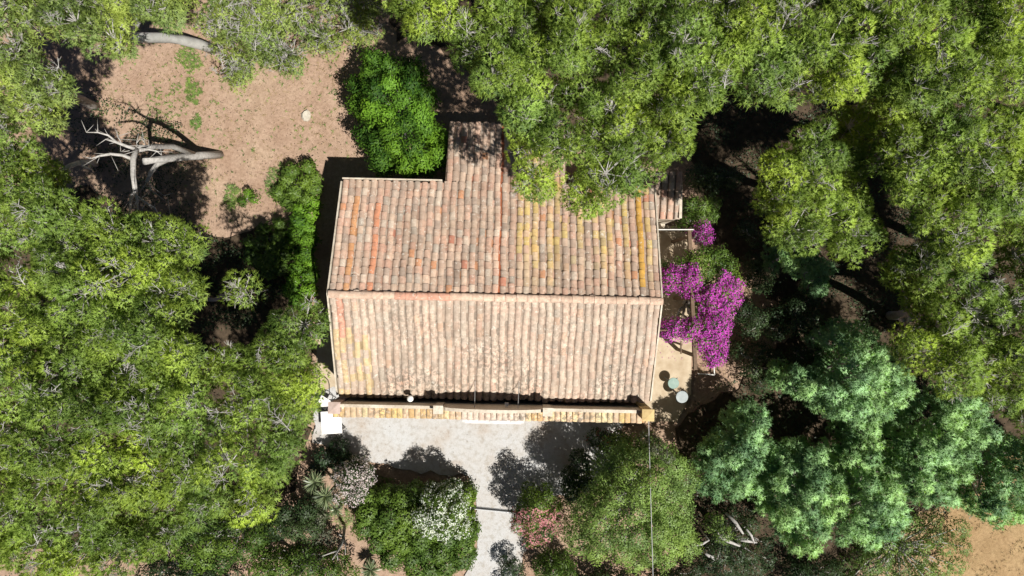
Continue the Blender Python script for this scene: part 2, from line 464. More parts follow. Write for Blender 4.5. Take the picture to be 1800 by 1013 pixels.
tile_mesh = []
for q in range(4):                                   # four alike shapes share the individual tiles
    tv, tf = tile_geo(0.36, 0.094 + 0.004*(q % 2), 0.084 + 0.003*(q // 2), h=0.56 + 0.03*q)
    me = bpy.data.meshes.new('roof_tile'); me.from_pydata(tv, [], tf)
    a = me.color_attributes.new('Col', 'FLOAT_COLOR', 'POINT'); a.data.foreach_set('color', np.ones(len(tv)*4, np.float32))
    me.materials.append(M['tile']); me.update(); tile_mesh.append(me)
rest = MB(); pans = MB()
cv, cf = tile_geo(); pv, pf = tile_geo(0.36, 0.086, 0.086, 6, False, 0.45)
ROW = 0.272
n_single = 0
def lay(side, x0, x1, ytop, ylow, single_rows):
    """rows of tiles from the low edge up to ytop; returns nothing"""
    global n_single
    r = random.Random(int(abs(x0) * 100) + (3 if side == 'N' else 9))
    sl = SLN if side == 'N' else SLS
    ang = math.atan(sl)
    run = abs(ytop - ylow) / math.cos(ang)
    rows = int(run / ROW + 0.5)
    i0 = int(round((x0 - XL) / PITCH)); i1 = int(round((x1 - XL) / PITCH))
    for ci in range(i0, i1 + 1):
        cx = XL + ci * PITCH
        if ci == i0: cx += 0.07
        if ci == i1: cx -= 0.07
        wob = 0.012 * math.sin(ci * 1.7) + r.uniform(-0.008, 0.008); off = r.uniform(-0.05, 0.05)
        for k in range(rows):
            slip = 0.05 * r.random() if r.random() < 0.06 else 0
            s_low = run - k * ROW + slip + 0.02 * math.sin(ci * 0.45 + k * 0.3) + (0.05 if k == 0 else off * min(1, k/2)) + r.uniform(-0.018, 0.018)   # distance down slope from the ridge
            for cover in (True, False):
                if not cover and ci == i1: continue
                x = cx + (0 if cover else PITCH/2) + wob + 0.012 * math.sin(k * 0.8 + ci * 0.21) + r.uniform(-0.008, 0.008)
                s = s_low - (0 if cover else 0.03)
                d0 = abs(ytop) ; sgn = 1 if side == 'N' else -1
                y = sgn * (d0 + s * math.cos(ang)); z = ZR - sl * abs(y)
                c = pick(r, side, ci, cx, y, cover)
                tilt = ang - (0.055 if side == 'N' else 0.035) + r.uniform(-0.012, 0.012)
                # y axis of the tile runs up the slope, towards the ridge
                M_ = Matrix.Translation((x, y, z + (0.03 if cover else 0.022))) @ Matrix.Rotation(math.pi if side == 'N' else 0, 4, 'Z') @ Matrix.Rotation(r.uniform(-0.035, 0.035) * (2.6 if slip else 1), 4, 'Z') @ Matrix.Rotation(tilt, 4, 'X')
                if cover and rows - k <= single_rows:
                    o = bpy.data.objects.new('roof_tile', tile_mesh[r.randrange(4)])
                    col.objects.link(o); o.parent = roof
                    o.matrix_local = M_; o.color = (*c, 1); n_single += 1
                else:
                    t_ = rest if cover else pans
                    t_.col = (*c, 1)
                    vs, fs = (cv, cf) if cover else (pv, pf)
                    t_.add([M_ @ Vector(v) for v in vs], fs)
lay('N', XL, XR, 0.0, YN, 4)
lay('S', XL, XR, 0.0, YS, 3)
lay('N', WX0, WX1, YN + 0.02, WYN, 0)
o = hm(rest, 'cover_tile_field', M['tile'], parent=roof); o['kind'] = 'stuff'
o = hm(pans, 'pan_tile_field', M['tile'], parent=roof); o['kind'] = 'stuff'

# ridge tiles, lying along the ridge
rv, rf = tile_geo(0.40, 0.125, 0.11, 7, True, 0.75)
rm = bpy.data.meshes.new('ridge_tile'); rm.from_pydata(rv, [], rf)
a = rm.color_attributes.new('Col', 'FLOAT_COLOR', 'POINT'); a.data.foreach_set('color', np.ones(len(rv)*4, np.float32))
rm.materials.append(M['tile']); rm.update()
rr = random.Random(2)
k = 0; x = XL - 0.03
while x < XR - 0.2:
    o = bpy.data.objects.new('ridge_tile', rm); col.objects.link(o); o.parent = roof
    o.matrix_local = Matrix.Translation((x, -0.03 + rr.uniform(-0.008, 0.008), ZR + 0.075)) @ Matrix.Rotation(-math.pi/2 + rr.uniform(-0.015, 0.015), 4, 'Z') @ Matrix.Rotation(-0.03, 4, 'X')
    base = (0.60, 0.44, 0.34) if not (0.17 < (x - XL) / 10 < 0.36) else (0.60, 0.33, 0.24)
    s = rr.uniform(0.9, 1.1); o.color = tuple(b_ * s for b_ in base) + (1,)
    x += 0.335
mb = MB()                                                # mortar packed under the ridge tiles
mb.box(XL + 0.01, XR - 0.01, -0.13, 0.08, ZR - 0.04, ZR + 0.06)
hm(mb, 'ridge_mortar', plain('ridge mortar', (0.36, 0.29, 0.23, 1), (0.5, 0.42, 0.34, 1), 9, 0.95, 0.1, 0.4, 40), parent=roof)
# pale verge along the two gables and the west part of the north eave
for x0, x1 in ((XL - 0.10, XL - 0.055), (XR + 0.055, XR + 0.10)):
    mb = MB()
    for (ya, za, yb, zb) in ((YS, ZE, 0, ZR), (0, ZR, YN, ZE)):
        slab(mb, x0, x1, ya, za + 0.05, yb, zb + 0.05, 0.14)
    hm(mb, 'verge', M['render'], parent=roof)
mb = MB()
mb.box(XL - 0.05, WX0 - 0.1, YN + 0.075, YN + 0.12, ZE - 0.10, ZE + 0.05)
hm(mb, 'eave_board', M['render'], parent=roof)

# parapet of the front: side runs, two pedestals, curved pediment, end piers
PY0, PY1 = -3.59, -3.49                 # outer and inner faces
mb = MB()
ped = lambda x: 3.56 + 0.42 * math.sqrt(max(0.0, 1 - (x / 1.62) ** 2))
xs = [XL + 0.05] + [-1.62 + 3.24 * i / 24 for i in range(25)] + [XR - 0.25]
top = [(x, 3.50 if abs(x) > 1.63 else ped(x)) for x in xs]
prof = [(XL + 0.05, 0.0)] + [(top[0][0], top[0][1]), (-1.63, 3.50)] + top[1:-1] + [(1.63, 3.50), top[-1]] + [(XR - 0.25, 0.0)]
m_ = len(prof)
vs = [(x, PY0, z) for x, z in prof] + [(x, PY1, z) for x, z in prof]
mb.add(vs, [tuple(reversed(range(m_))), tuple(range(m_, 2*m_))] + [(i, (i+1) % m_, m_+(i+1) % m_, m_+i) for i in range(m_)])
hm(mb, 'parapet', M['render'])
for x in (-1.70, 1.70):
    mb = MB()
    mb.box(x - 0.12, x + 0.12, PY0 - 0.06, PY1 + 0.04, 3.0, 3.78)
    mb.box(x - 0.15, x + 0.15, PY0 - 0.09, PY1 + 0.07, 3.78, 3.84)
    mb.box(x + 0.13 if x < 0 else x - 0.40, x + 0.40 if x < 0 else x - 0.13, PY0 + 0.03, PY1 - 0.03, 3.40, 3.64)
    hm(mb, 'pedestal', M['render'])
for x, zt in ((XL + 0.02, 3.62), (XR - 0.17, 3.78)):
    mb = MB()
    mb.box(x - 0.16, x + 0.16, PY0 - 0.16, PY1 + 0.05, 0, zt)
    mb.add([(x-0.19, PY0-0.19, zt), (x+0.19, PY0-0.19, zt), (x+0.19, PY1+0.08, zt), (x-0.19, PY1+0.08, zt), (x, (PY0+PY1)/2 - 0.06, zt+0.05)],
           [(3,2,1,0), (0,1,4), (1,2,4), (2,3,4), (3,0,4)])
    o = hm(mb, 'end_pier', plain('lichened pier', (0.42, 0.30, 0.14, 1), (0.6, 0.45, 0.22, 1), 6, 0.9, 0.2, 0.5, 40) if x > 0 else plain('pinkish pier', (0.36, 0.27, 0.23, 1), (0.5, 0.40, 0.36, 1), 6, 0.9, 0.2, 0.5, 40))
mb = MB(); mb.box(XL - 0.1, XR - 0.02, PY0 - 0.30, PY0 - 0.003, 3.13, 3.22)
hm(mb, 'cornice', M['render'])
# coping tiles lying crosswise on the cornice
cr = random.Random(8)
kv, kf = tile_geo(0.36, 0.092, 0.085, 6, True, 0.55)
km = bpy.data.meshes.new('coping_tile'); km.from_pydata(kv, [], kf)
a = km.color_attributes.new('Col', 'FLOAT_COLOR', 'POINT'); a.data.foreach_set('color', np.ones(len(kv)*4, np.float32))
km.materials.append(M['tile']); km.update()
x = XL - 0.02
while x < XR - 0.1:
    if True:
        o = bpy.data.objects.new('coping_tile', km); col.objects.link(o); o.parent = house
        o.matrix_local = Matrix.Translation((x, PY0 - 0.35 + cr.uniform(-0.01, 0.01), 3.232)) @ Matrix.Rotation(cr.uniform(-0.04, 0.04), 4, 'Z') @ Matrix.Rotation(0.10, 4, 'X')
        c = cr.choice([(0.58, 0.45, 0.27), (0.56, 0.43, 0.28), (0.60, 0.46, 0.22), (0.58, 0.40, 0.20), (0.60, 0.50, 0.30), (0.57, 0.43, 0.30), (0.54, 0.41, 0.28), (0.60, 0.45, 0.20)])
        if abs(x) < 1.0: c = cr.choice([(0.58, 0.50, 0.42), (0.54, 0.46, 0.38), (0.57, 0.46, 0.38)])
        s = cr.uniform(0.9, 1.12); o.color = tuple(min(.72, v * s) for v in c) + (1,)
    x += 0.186
# moulded white ledge under the pediment
mb = MB()
mb.box(-0.98, 0.98, PY0 - 0.46, PY0 - 0.302, 3.06, 3.15)
mb.box(-0.90, 0.90, PY0 - 0.50, PY0 - 0.462, 3.02, 3.11)
for q in range(5): mb.box(-0.80 + q*0.34, -0.56 + q*0.34, PY0 - 0.44, PY0 - 0.385, 3.152, 3.17)
hm(mb, 'ledge', plain('pale ledge', (0.50, 0.47, 0.46, 1), (0.66, 0.63, 0.62, 1), 5, 0.8, 0.2, 0.3, 40))
mb = MB(); mb.tube([(0.42, PY1 + 0.02, 3.45), (0.42, PY1 + 0.07, 3.45)], 0.05, 10); mb.box(0.36, 0.48, PY1 + 0.06, PY1 + 0.14, 3.42, 3.48)
hm(mb, 'wall_lamp', M['white_paint'])
# stays that brace the pediment from the roof
for x0, x1 in ((-0.58, -0.60), (0.78, 0.80)):
    y1 = -2.72
    mb = MB(); mb.tube([(x0, PY1 + 0.005, 3.62), (x1, y1, ZR - SLS * abs(y1) + 0.1)], 0.011, 6)
    hm(mb, 'stay', M['steel'])
# vent pipe with its white cap
xv, yv = -2.64, -3.30
zv = ZR - SLS * abs(yv)
mb = MB(); mb.lathe([(0.045, zv - 0.05), (0.045, zv + 0.46)], (xv, yv, 0), 14)
vent = hm(mb, 'vent_pipe', M['white_paint'], True)
mb = MB(); mb.lathe([(0.05, zv + 0.462), (0.105, zv + 0.475), (0.10, zv + 0.52), (0.06, zv + 0.56), (0.015, zv + 0.575)], (xv, yv, 0), 18)
hm(mb, 'vent_cap', M['white_paint'], True, vent)
# the front below the parapet: a double door and two shuttered windows
M['green_wood'] = plain('faded green shutters', (0.06, 0.10, 0.07, 1), (0.11, 0.16, 0.11, 1), 8, 0.6, 0.3, 0.3)
mb = MB(); mb.box(-0.62, -0.005, PY0 - 0.045, PY0 - 0.003, 0.05, 2.2); mb.box(0.005, 0.62, PY0 - 0.045, PY0 - 0.003, 0.05, 2.2)
mb.box(-0.72, -0.622, PY0 - 0.06, PY0 - 0.004, 0.05, 2.3); mb.box(0.622, 0.72, PY0 - 0.06, PY0 - 0.004, 0.05, 2.3); mb.box(-0.62, 0.62, PY0 - 0.06, PY0 - 0.004, 2.202, 2.3)
hm(mb, 'door', M['brown_wood'])
for x in (-3.1, 3.1):
    mb = MB(); mb.box(x - 0.45, x + 0.45, PY0 - 0.03, PY0 - 0.003, 0.95, 2.1)
    wn = hm(mb, 'window', M['black_metal'])
    mb = MB(); mb.box(x - 0.55, x + 0.55, PY0 - 0.12, PY0 - 0.004, 0.86, 0.945); hm(mb, 'sill', M['render'], parent=wn)
    for sg in (-1, 1):
        mb = MB(); xa, xb = sorted((x + sg * 0.47, x + sg * 0.92)); mb.box(xa, xb, PY0 - 0.06, PY0 - 0.02, 0.95, 2.1)
        for q in range(12): mb.box(xa + 0.05, xb - 0.05, PY0 - 0.072, PY0 - 0.061, 1.02 + q * 0.088, 1.07 + q * 0.088)
        hm(mb, 'shutter', M['green_wood'], parent=wn)
# lean-to by the north east corner
LX0, LX1, LY0, LY1 = 5.12, 6.02, 2.70, 4.02
mb = MB()
prism_x(mb, [(LY0, 0), (LY1, 0), (LY1, 2.62), (LY0, 2.36)], LX0 - 0.1, LX1 - 0.03)
hm(mb, 'lean_to_wall', M['render'])
mb = MB(); slab(mb, LX0 - 0.08, LX1, LY0 - 0.03, 2.42, LY1 + 0.05, 2.70, 0.055)
lroof = hm(mb, 'lean_to_roof', bed)
mb = MB(); mb.box(LX0 - 0.05, LX1 - 0.05, LY0 - 0.26, LY0 - 0.003, 0, 0.42)
hm(mb, 'bench_ledge', M['render'])
lr = random.Random(4)
lm = tile_mesh
for ci in range(4):
    for k in range(6):
        y = LY0 - 0.05 + k * 0.235 + lr.uniform(-0.01, 0.01); z = 2.42 + (y - LY0) * 0.18
        o = bpy.data.objects.new('roof_tile', lm[lr.randrange(4)]); col.objects.link(o); o.parent = lroof
        o.matrix_local = Matrix.Translation((LX0 + 0.09 + ci * 0.232 + lr.uniform(-.006, .006), y, z + 0.045)) @ Matrix.Rotation(math.atan(0.18) - 0.055, 4, 'X')
        c = lr.choice(pc); o.color = (*c, 1)
mb = MB(); mb.box(LX1 - 0.07, LX1 + 0.02, LY0 - 0.02, LY1, 2.45, 2.60)
hm(mb, 'lean_to_verge', M['render'], parent=lroof)

# ------------------------------------------------------------------ foliage machinery
def inside(poly, X, Y):
    c = np.zeros(len(X), bool); m_ = len(poly)
    for i in range(m_):
        x0, y0 = poly[i]; x1, y1 = poly[(i + 1) % m_]
        if y0 == y1: continue
        k = ((Y < y0) != (Y < y1)) & (X < (x1 - x0) * (Y - y0) / (y1 - y0) + x0)
        c ^= k
    return c

def edge_dist(poly, X, Y):
    d = np.full(len(X), 1e9); m_ = len(poly)
    for i in range(m_):
        a = np.array(poly[i], float); b_ = np.array(poly[(i + 1) % m_], float); ab = b_ - a
        u = np.clip(((X - a[0]) * ab[0] + (Y - a[1]) * ab[1]) / (ab @ ab + 1e-9), 0, 1)
        d = np.minimum(d, np.hypot(X - a[0] - u * ab[0], Y - a[1] - u * ab[1]))
    return d

def fill(poly, spacing, inset, r, tries=60):
    """scattered points, at least spacing apart, inset from the outline"""
    pa = np.array(poly, float); lo, hi = pa.min(0), pa.max(0)
    n_ = int((hi - lo).prod() / spacing ** 2 * tries) + 40
    c = r.uniform(lo, hi, (n_, 2))
    ok = inside(poly, c[:, 0], c[:, 1])
    c = c[ok]
    c = c[edge_dist(poly, c[:, 0], c[:, 1]) > inset]
    out = []; cell = {}
    for x, y in c:
        gx, gy = int(x // spacing), int(y // spacing)
        if all((x-q[0])**2 + (y-q[1])**2 >= spacing**2 for i in (-1, 0, 1) for j in (-1, 0, 1) for q in cell.get((gx+i, gy+j), ())):
            cell.setdefault((gx, gy), []).append((x, y)); out.append((x, y))
    return np.array(out) if out else np.array([pa.mean(0)])

def unit(a): return a / (np.linalg.norm(a, axis=-1, keepdims=True) + 1e-9)

def dome_dirs(n_, r, low=-0.25):
    z = r.uniform(low, 1, n_); a = r.uniform(0, 2*np.pi, n_); s = np.sqrt(np.maximum(0, 1 - z*z))
    return np.stack([s*np.cos(a), s*np.sin(a), z], 1)

def blades(Pt, Nr, tint, nb, L, W, spread, r):
    """star tufts of thin needles: nb blades at each point"""
    n_ = len(Pt)
    d = unit(Nr[:, None, :] * (1 - spread * 0.35) + unit(r.normal(size=(n_, nb, 3))) * spread)
    ln = L * r.uniform(0.65, 1.15, (n_, nb, 1))
    side = unit(np.cross(d, np.array([0, 0, 1.0]) + unit(r.normal(size=(n_, nb, 3))) * 0.75))
    g = np.cross(side, d); No = Nr[:, None, :]
    sg = np.sign((g * No).sum(2, keepdims=True)); sg[sg == 0] = 1
    side = side * sg; g = g * sg
    nv = np.repeat(unit(No * 0.78 + g * 0.22).reshape(-1, 3), 3, 0)
    base = Pt[:, None, :] + d * ln * 0.08
    tip = base + d * ln
    V = np.stack([base - side * W / 2, base + side * W / 2, tip], 2).reshape(-1, 3)
    T = np.arange(len(V)).reshape(-1, 3)
    c = np.clip(tint[:, None] + r.uniform(-0.12, 0.12, (n_, nb)), 0, 1)
    c = np.repeat(c.reshape(-1), 3)
    return V, T, c, nv

def leaves(Pt, Nr, tint, L, W, r, flat=0.6):
    """folded diamond leaves, two triangles each"""
    n_ = len(Pt)
    nn = unit(Nr * flat + np.array([0, 0, 0.35]) + unit(r.normal(size=(n_, 3))) * (1.15 - flat))
    ax = unit(np.cross(nn, unit(r.normal(size=(n_, 3)))))
    sd = np.cross(nn, ax)
    ln = (L * r.uniform(0.7, 1.2, n_))[:, None]; wd = (W * r.uniform(0.8, 1.2, n_))[:, None]
    a = Pt; tip = Pt + ax * ln - nn * ln * 0.12
    m_ = Pt + ax * ln * 0.45
    V = np.stack([a, m_ + sd * wd/2 + nn * wd * 0.18, tip, m_ - sd * wd/2 + nn * wd * 0.18], 1).reshape(-1, 3)
    i = np.arange(n_)[:, None] * 4
    T = np.concatenate([i + np.array([[0, 2, 1]]), i + np.array([[0, 3, 2]])], 1).reshape(-1, 3)
    c = np.repeat(np.clip(tint + r.uniform(-0.1, 0.1, n_), 0, 1), 4)
    return V, T, c, np.repeat(unit(Nr * 0.5 + nn * 0.5), 4, 0)

def prisms(A, B, ra, rb):
    """three-sided twigs from A to B"""
    n_ = len(A); d = unit(B - A)
    ref = np.where(np.abs(d[:, 2:3]) < 0.9, np.array([[0, 0, 1.0]]), np.array([[1.0, 0, 0]]))
    u = unit(np.cross(d, ref)); v = np.cross(d, u)
    vs = []
    for X, rad in ((A, ra), (B, rb)):
        rad = np.broadcast_to(np.asarray(rad, float), (n_,))[:, None]
        for k in range(3):
            a_ = 2 * math.pi * k / 3
            vs.append(X + (u * math.cos(a_) + v * math.sin(a_)) * rad)
    V = np.stack(vs, 1).reshape(-1, 3)
    q = []
    for k in range(3):
        k2 = (k + 1) % 3
        q += [[k, k2, 3 + k2], [k, 3 + k2, 3 + k]]
    T = (np.arange(n_)[:, None, None] * 6 + np.array(q)[None]).reshape(-1, 3)
    return V, T

def join(parts):
    Vs, Ts, Cs, Ns = [], [], [], []; b_ = 0
    for p in parts:
        Vs.append(p[0]); Ts.append(p[1] + b_); b_ += len(p[0])
        if len(p) > 2: Cs.append(p[2])
        if len(p) > 3: Ns.append(p[3])
    V = np.concatenate(Vs); T = np.concatenate(Ts)
    C = None
    if Cs:
        c = np.concatenate(Cs); C = np.stack([c, c, c, np.ones_like(c)], 1)
    return V, T, C, (np.concatenate(Ns) if Ns else None)

def put(name, parts, mat, parent, smooth=False):
    V, T, C, NV = join(parts)
    o = world_loc(parent)
    V = V - np.array(o)
    if C is None: C = np.ones((len(V), 4))
    me = mesh_np(name, V, T, C, smooth, NV)
    return link(name, me, mat, parent, Vector((0, 0, 0)))

def clump_points(lobes, radii, per_area, r, low=-0.25, bumps=0.2, squash=0.8, fuzz=(0.78, 1.06)):
    """points on the skin of lobes; those deep inside another lobe are dropped"""
    Pt, Nr, Li = [], [], []
    for i, (c, ra) in enumerate(zip(lobes, radii)):
        k = max(6, int(per_area * 2 * math.pi * ra * ra * (1 - low) / 1.25))
        d = dome_dirs(k, r, low)
        f = 1 + bumps * (np.sin(d[:, 0]*5 + i) * np.sin(d[:, 1]*5 + 2*i) + 0.6*np.sin(d[:, 2]*9 + i)) 
        f *= r.uniform(*fuzz, k)
        p = c + d * (ra * f)[:, None] * np.array([1, 1, squash])
        Pt.append(p); Nr.append(d); Li.append(np.full(k, i))
    Pt = np.concatenate(Pt); Nr = np.concatenate(Nr); Li = np.concatenate(Li)
    keep = np.ones(len(Pt), bool)
    for i, (c, ra) in enumerate(zip(lobes, radii)):
        q = (Pt - c) / np.array([1, 1, squash])
        keep &= ~(((q*q).sum(1) < (ra*0.72)**2) & (Li != i))
    return Pt[keep], Nr[keep], Li[keep]

def limb_tube(mb, a, b_, r0, r1, r, sag=0.25, n_=5, sides=6, kink=0.045):
    a, b_ = Vector(a), Vector(b_); pts = []; rad = []
    L = (b_ - a).length
    for i in range(n_):
        u = i / (n_ - 1)
        p = a.lerp(b_, u)
        j = L * kink * (0 if i in (0, n_-1) else 1)
        p += Vector((r.normal()*j, r.normal()*j, -sag * L * 0.18 * math.sin(math.pi*u) + r.normal()*j*0.5))
        pts.append(p); rad.append(r0 + (r1 - r0) * u)
    mb.tube(pts, rad, sides)

# ------------------------------------------------------------------ pines
PINE_N = [0]
def pine(site, ztop, lobes_px, label, seed, name='pine_tree', mat='pine', lean=(0, 0), dens=1.0, twiggy=1.0, group='pines round the house', curve=0.14, drop=2.3, zj=0.68, base=None, trunk=0.17, under=0.3, size=1.0, via=None):
    r = np.random.default_rng(seed)
    sx, sy = site
    k = (H - ztop) / F
    d = np.hypot(lobes_px[:, 0] - sx, lobes_px[:, 1] - sy) * k
    z = ztop - np.minimum(curve * d * d, drop) + r.uniform(-zj, zj, len(d)) - 0.4
    Lc = Pn(lobes_px, z)
    Lr = 41 * size * (H - z) / F * r.uniform(0.85, 1.22, len(z))
    gx = P(*base) if base else P(sx, sy, 0).lerp(P(sx, sy, ztop - 2), 0.45)
    gx = Vector((gx.x + lean[0], gx.y + lean[1], 0))
    t_ = empty(name, gx, label, 'tree', group)
    # small clumps on every lobe
    sub, sr, st, sd = [], [], [], []
    for c, ra in zip(Lc, Lr):
        tint = r.uniform(0.25, 0.75)
        m_ = int(15 * (ra / 0.62) ** 2)
        q = dome_dirs(m_, r, -0.15)
        p = c + q * (ra * r.uniform(0.62, 1.0, m_))[:, None] * np.array([1, 1, 0.72])
        sub.append(p); sr.append(r.uniform(0.17, 0.29, m_)); st.append(np.clip(tint + r.uniform(-0.22, 0.22, m_), 0, 1))
        bare = r.uniform(size=m_) < 0.10 * twiggy
        sd.append(np.where(bare, 0.18, r.uniform(0.75, 1.2, m_)))
    sl = np.concatenate([np.full(len(s), i) for i, s in enumerate(sub)])
    sub = np.concatenate(sub); sr = np.concatenate(sr); st = np.concatenate(st); sd = np.concatenate(sd)
    fol, tw = [], []
    Pt, Nr, Tn = [], [], []
    for c, ra, tn, dn in zip(sub, sr, st, sd):
        m_ = int(60 * dens * dn * (ra / 0.23) ** 1.6)
        if m_ < 1: continue
        q = dome_dirs(m_, r, -0.3)
        Pt.append(c + q * (ra * np.cbrt(r.uniform(0.45, 1.0, m_)))[:, None] * np.array([1, 1, 0.85]))
        Nr.append(unit(q + np.array([0, 0, 0.3]))); Tn.append(np.full(m_, tn) + r.uniform(-0.1, 0.1, m_))
    Pt = np.concatenate(Pt); Nr = np.concatenate(Nr); Tn = np.concatenate(Tn)
    fol.append(blades(Pt, Nr, Tn, 7, 0.095, 0.0165, 0.58, r))
    # inner, lower foliage: coarser and sparser
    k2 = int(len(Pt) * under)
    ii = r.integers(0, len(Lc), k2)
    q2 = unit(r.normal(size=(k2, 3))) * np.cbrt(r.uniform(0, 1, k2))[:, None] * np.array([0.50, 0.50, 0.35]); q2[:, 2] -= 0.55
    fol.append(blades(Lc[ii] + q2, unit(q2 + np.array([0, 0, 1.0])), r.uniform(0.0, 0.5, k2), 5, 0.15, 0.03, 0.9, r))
    put('crown', fol, M[mat], t_)
    # fishbone sprays of bare grey branch on the top of some lobes
    SA, SB, S0, S1 = [], [], [], []
    for c, ra in zip(Lc, Lr):
        if r.uniform() > 0.17 * twiggy: continue
        a0 = r.uniform(0, 2 * math.pi); ax = np.array([math.cos(a0), math.sin(a0), 0]); sd_ = np.array([-ax[1], ax[0], 0])
        ln_ = ra * r.uniform(0.55, 1.25); st_ = c + sd_ * r.normal() * ra * 0.35 - ax * ln_ * 0.5
        top_ = lambda u, v: np.array([0, 0, ra * (0.86 - 0.55 * (u - 0.5) ** 2 - 0.4 * abs(v)) + 0.05])
        ns = 8; prev = None
        bend = r.normal() * 0.25
        for k in range(ns + 1):
            u = k / ns; q_ = st_ + ax * ln_ * u + sd_ * bend * u * u * ln_ + top_(u, 0)
            if prev is not None:
                SA.append(prev); SB.append(q_); S0.append(0.016 * (1.1 - u)); S1.append(0.014 * (1.1 - u))
                for sg_ in (-1, 1):
                    if r.uniform() < 0.15: continue
                    tl_ = ln_ * r.uniform(0.16, 0.34) * (1.15 - u)
                    e_ = q_ + ax * tl_ * r.uniform(0.3, 1.3) + sd_ * sg_ * tl_ * r.uniform(0.5, 1.2) + np.array([0, 0, r.normal() * 0.07])
                    SA.append(q_); SB.append(e_); S0.append(0.009); S1.append(0.005)
                    m2 = (q_ + e_) / 2
                    SA.append(m2); SB.append(m2 + ax * tl_ * 0.5 + r.normal(size=3) * 0.06); S0.append(0.006); S1.append(0.004)
            prev = q_
    if SA: tw.append(prisms(np.array(SA), np.array(SB), np.array(S0), np.array(S1)))
    # twigs: lobe heart to each clump, then little rays
    tw.append(prisms(Lc[sl] - np.array([0, 0, 0.25]), sub, 0.020, 0.009))
    nray = 6
    A = np.repeat(sub, nray, 0); bare = np.repeat(sd < 0.3, nray)
    q = unit(dome_dirs(len(A), r, 0.0) + np.array([0, 0, 0.2]))
    ln = np.where(bare, r.uniform(0.20, 0.38, len(A)), r.uniform(0.1, 0.24, len(A)))
    tw.append(prisms(A - np.array([0, 0, 0.03]), A + q * ln[:, None], np.where(bare, 0.0105, 0.006), 0.004))
    Bq = A[bare] + (q * ln[:, None])[bare] * 0.55
    if len(Bq):
        Bq = np.repeat(Bq, 3, 0)
        tw.append(prisms(Bq, Bq + unit(np.repeat(q[bare], 3, 0) + r.normal(size=(len(Bq), 3)) * 0.6) * 0.16, 0.0075, 0.004))
    # trunk and limbs
    mb = MB()
    zt = ztop - 2.2
    cx = Lc[:, :2].mean(0)
    fork = Vector((gx.x + (cx[0] - gx.x) * 0.55, gx.y + (cx[1] - gx.y) * 0.55, zt * 0.72))
    if via:
        vp = [P(*q) for q in via]; fork = vp[-1]
        mb.tube(vp, [trunk * (1 - 0.22 * i / (len(vp) - 1)) for i in range(len(vp))], 12)
    else:
        limb_tube(mb, gx - Vector((0, 0, 0.25)), fork, trunk, trunk * 0.75, r, 0, 6, 8, 0.012)
    crownpt = Vector((cx[0], cx[1], zt + 0.5))
    limb_tube(mb, fork - Vector((0, 0, 0.05)), crownpt, trunk * 0.74, trunk * 0.35, r, 0, 5, 7, 0.02)
    spine = [fork.lerp(crownpt, u) for u in (0, 0.3, 0.6, 0.9)]
    for i, c in enumerate(Lc):
        limb_tube(mb, spine[i % 4], Vector(c) - Vector((0, 0, 0.22)), trunk * 0.30, 0.022, r, 0.3, 5, 5)
    V = mb
    V.build('trunk', M['smooth_bark' if via else 'bark'], t_, -gx, True)
    put('twig_spray', tw, M['twig'], t_)['kind'] = 'stuff'
    PINE_N[0] += len(fol[0][1])
    return t_

LOBE = 51
def forest(poly, sites, seed, inset=30, **kw):
    r = np.random.default_rng(seed)
    pts = fill(poly, LOBE, inset, r)
    S = np.array([s[:2] for s in sites], float)
    near = np.argmin(((pts[:, None, :] - S[None]) ** 2).sum(2), 1)
    for i, s in enumerate(sites):
        if (near == i).sum() == 0: continue
        k = dict(kw); k.update(s[4] if len(s) > 4 else {})
        pine(s[:2], s[2], pts[near == i], s[3], seed * 31 + i, **k)

# north and north-east wood
forest([(668, -90), (1890, -90), (1890, 180), (1800, 190), (1720, 175), (1640, 168), (1560, 178), (1500, 182), (1440, 168), (1385, 170), (1322, 160), (1308, 186), (1255, 196), (1212, 206),
        (1198, 228), (1236, 240), (1232, 268), (1188, 296), (1160, 326), (1128, 336), (1106, 364), (1010, 378), (955, 364), (925, 334), (888, 304), (880, 262), (858, 218), (876, 190), (884, 152),
        (828, 138), (800, 108), (792, 72), (716, 68), (680, 44)],
       [(745, 0, 8.6, 'pine whose crown ends the wood above the bright green tree'),
        (900, 70, 9.0, 'pine between the roof pine and the top edge, left of the wood'),
        (1045, 265, 8.3, 'pine whose round crown hangs over the tiled roof'),
        (1090, 60, 9.2, 'pine behind the roof pine, against the top edge'),
        (1265, 80, 9.3, 'pine above the large black gap right of the roof'),
        (1430, 60, 9.4, 'pine in the top wood right of the black gap, second along the edge'),
        (1600, 70, 9.3, 'pine in the top wood straight above the bare branches on the right'),
        (1770, 70, 9.2, 'pine filling the top right corner')], 101, inset=20)
forest([(1352, 282), (1400, 250), (1450, 200), (1540, 205), (1545, 268), (1532, 325), (1505, 355), (1522, 422), (1482, 448), (1440, 443), (1400, 428), (1352, 395), (1333, 340)],
       [(1440, 335, 7.6, 'pine standing alone in the dark gap, bare twigs on its left side')], 102, inset=16)
forest([(1560, 210), (1630, 190), (1700, 200), (1890, 200), (1890, 770), (1775, 745), (1745, 692), (1700, 676), (1655, 655), (1603, 622), (1596, 540), (1578, 440), (1640, 425), (1632, 395), (1625, 350), (1560, 325)],
       [(1600, 265, 8.3, 'narrow pine between the lone pine and the right-hand wood'),
        (1765, 250, 8.8, 'pine on the right edge below the corner tree'),
        (1700, 400, 8.4, 'pine with the ragged gap on its left, right wood'),
        (1780, 560, 8.2, 'pine on the right edge above the blue green acacias'),
        (1645, 560, 7.6, 'pine with many bare grey sprigs beside the top acacia')], 103, inset=12)
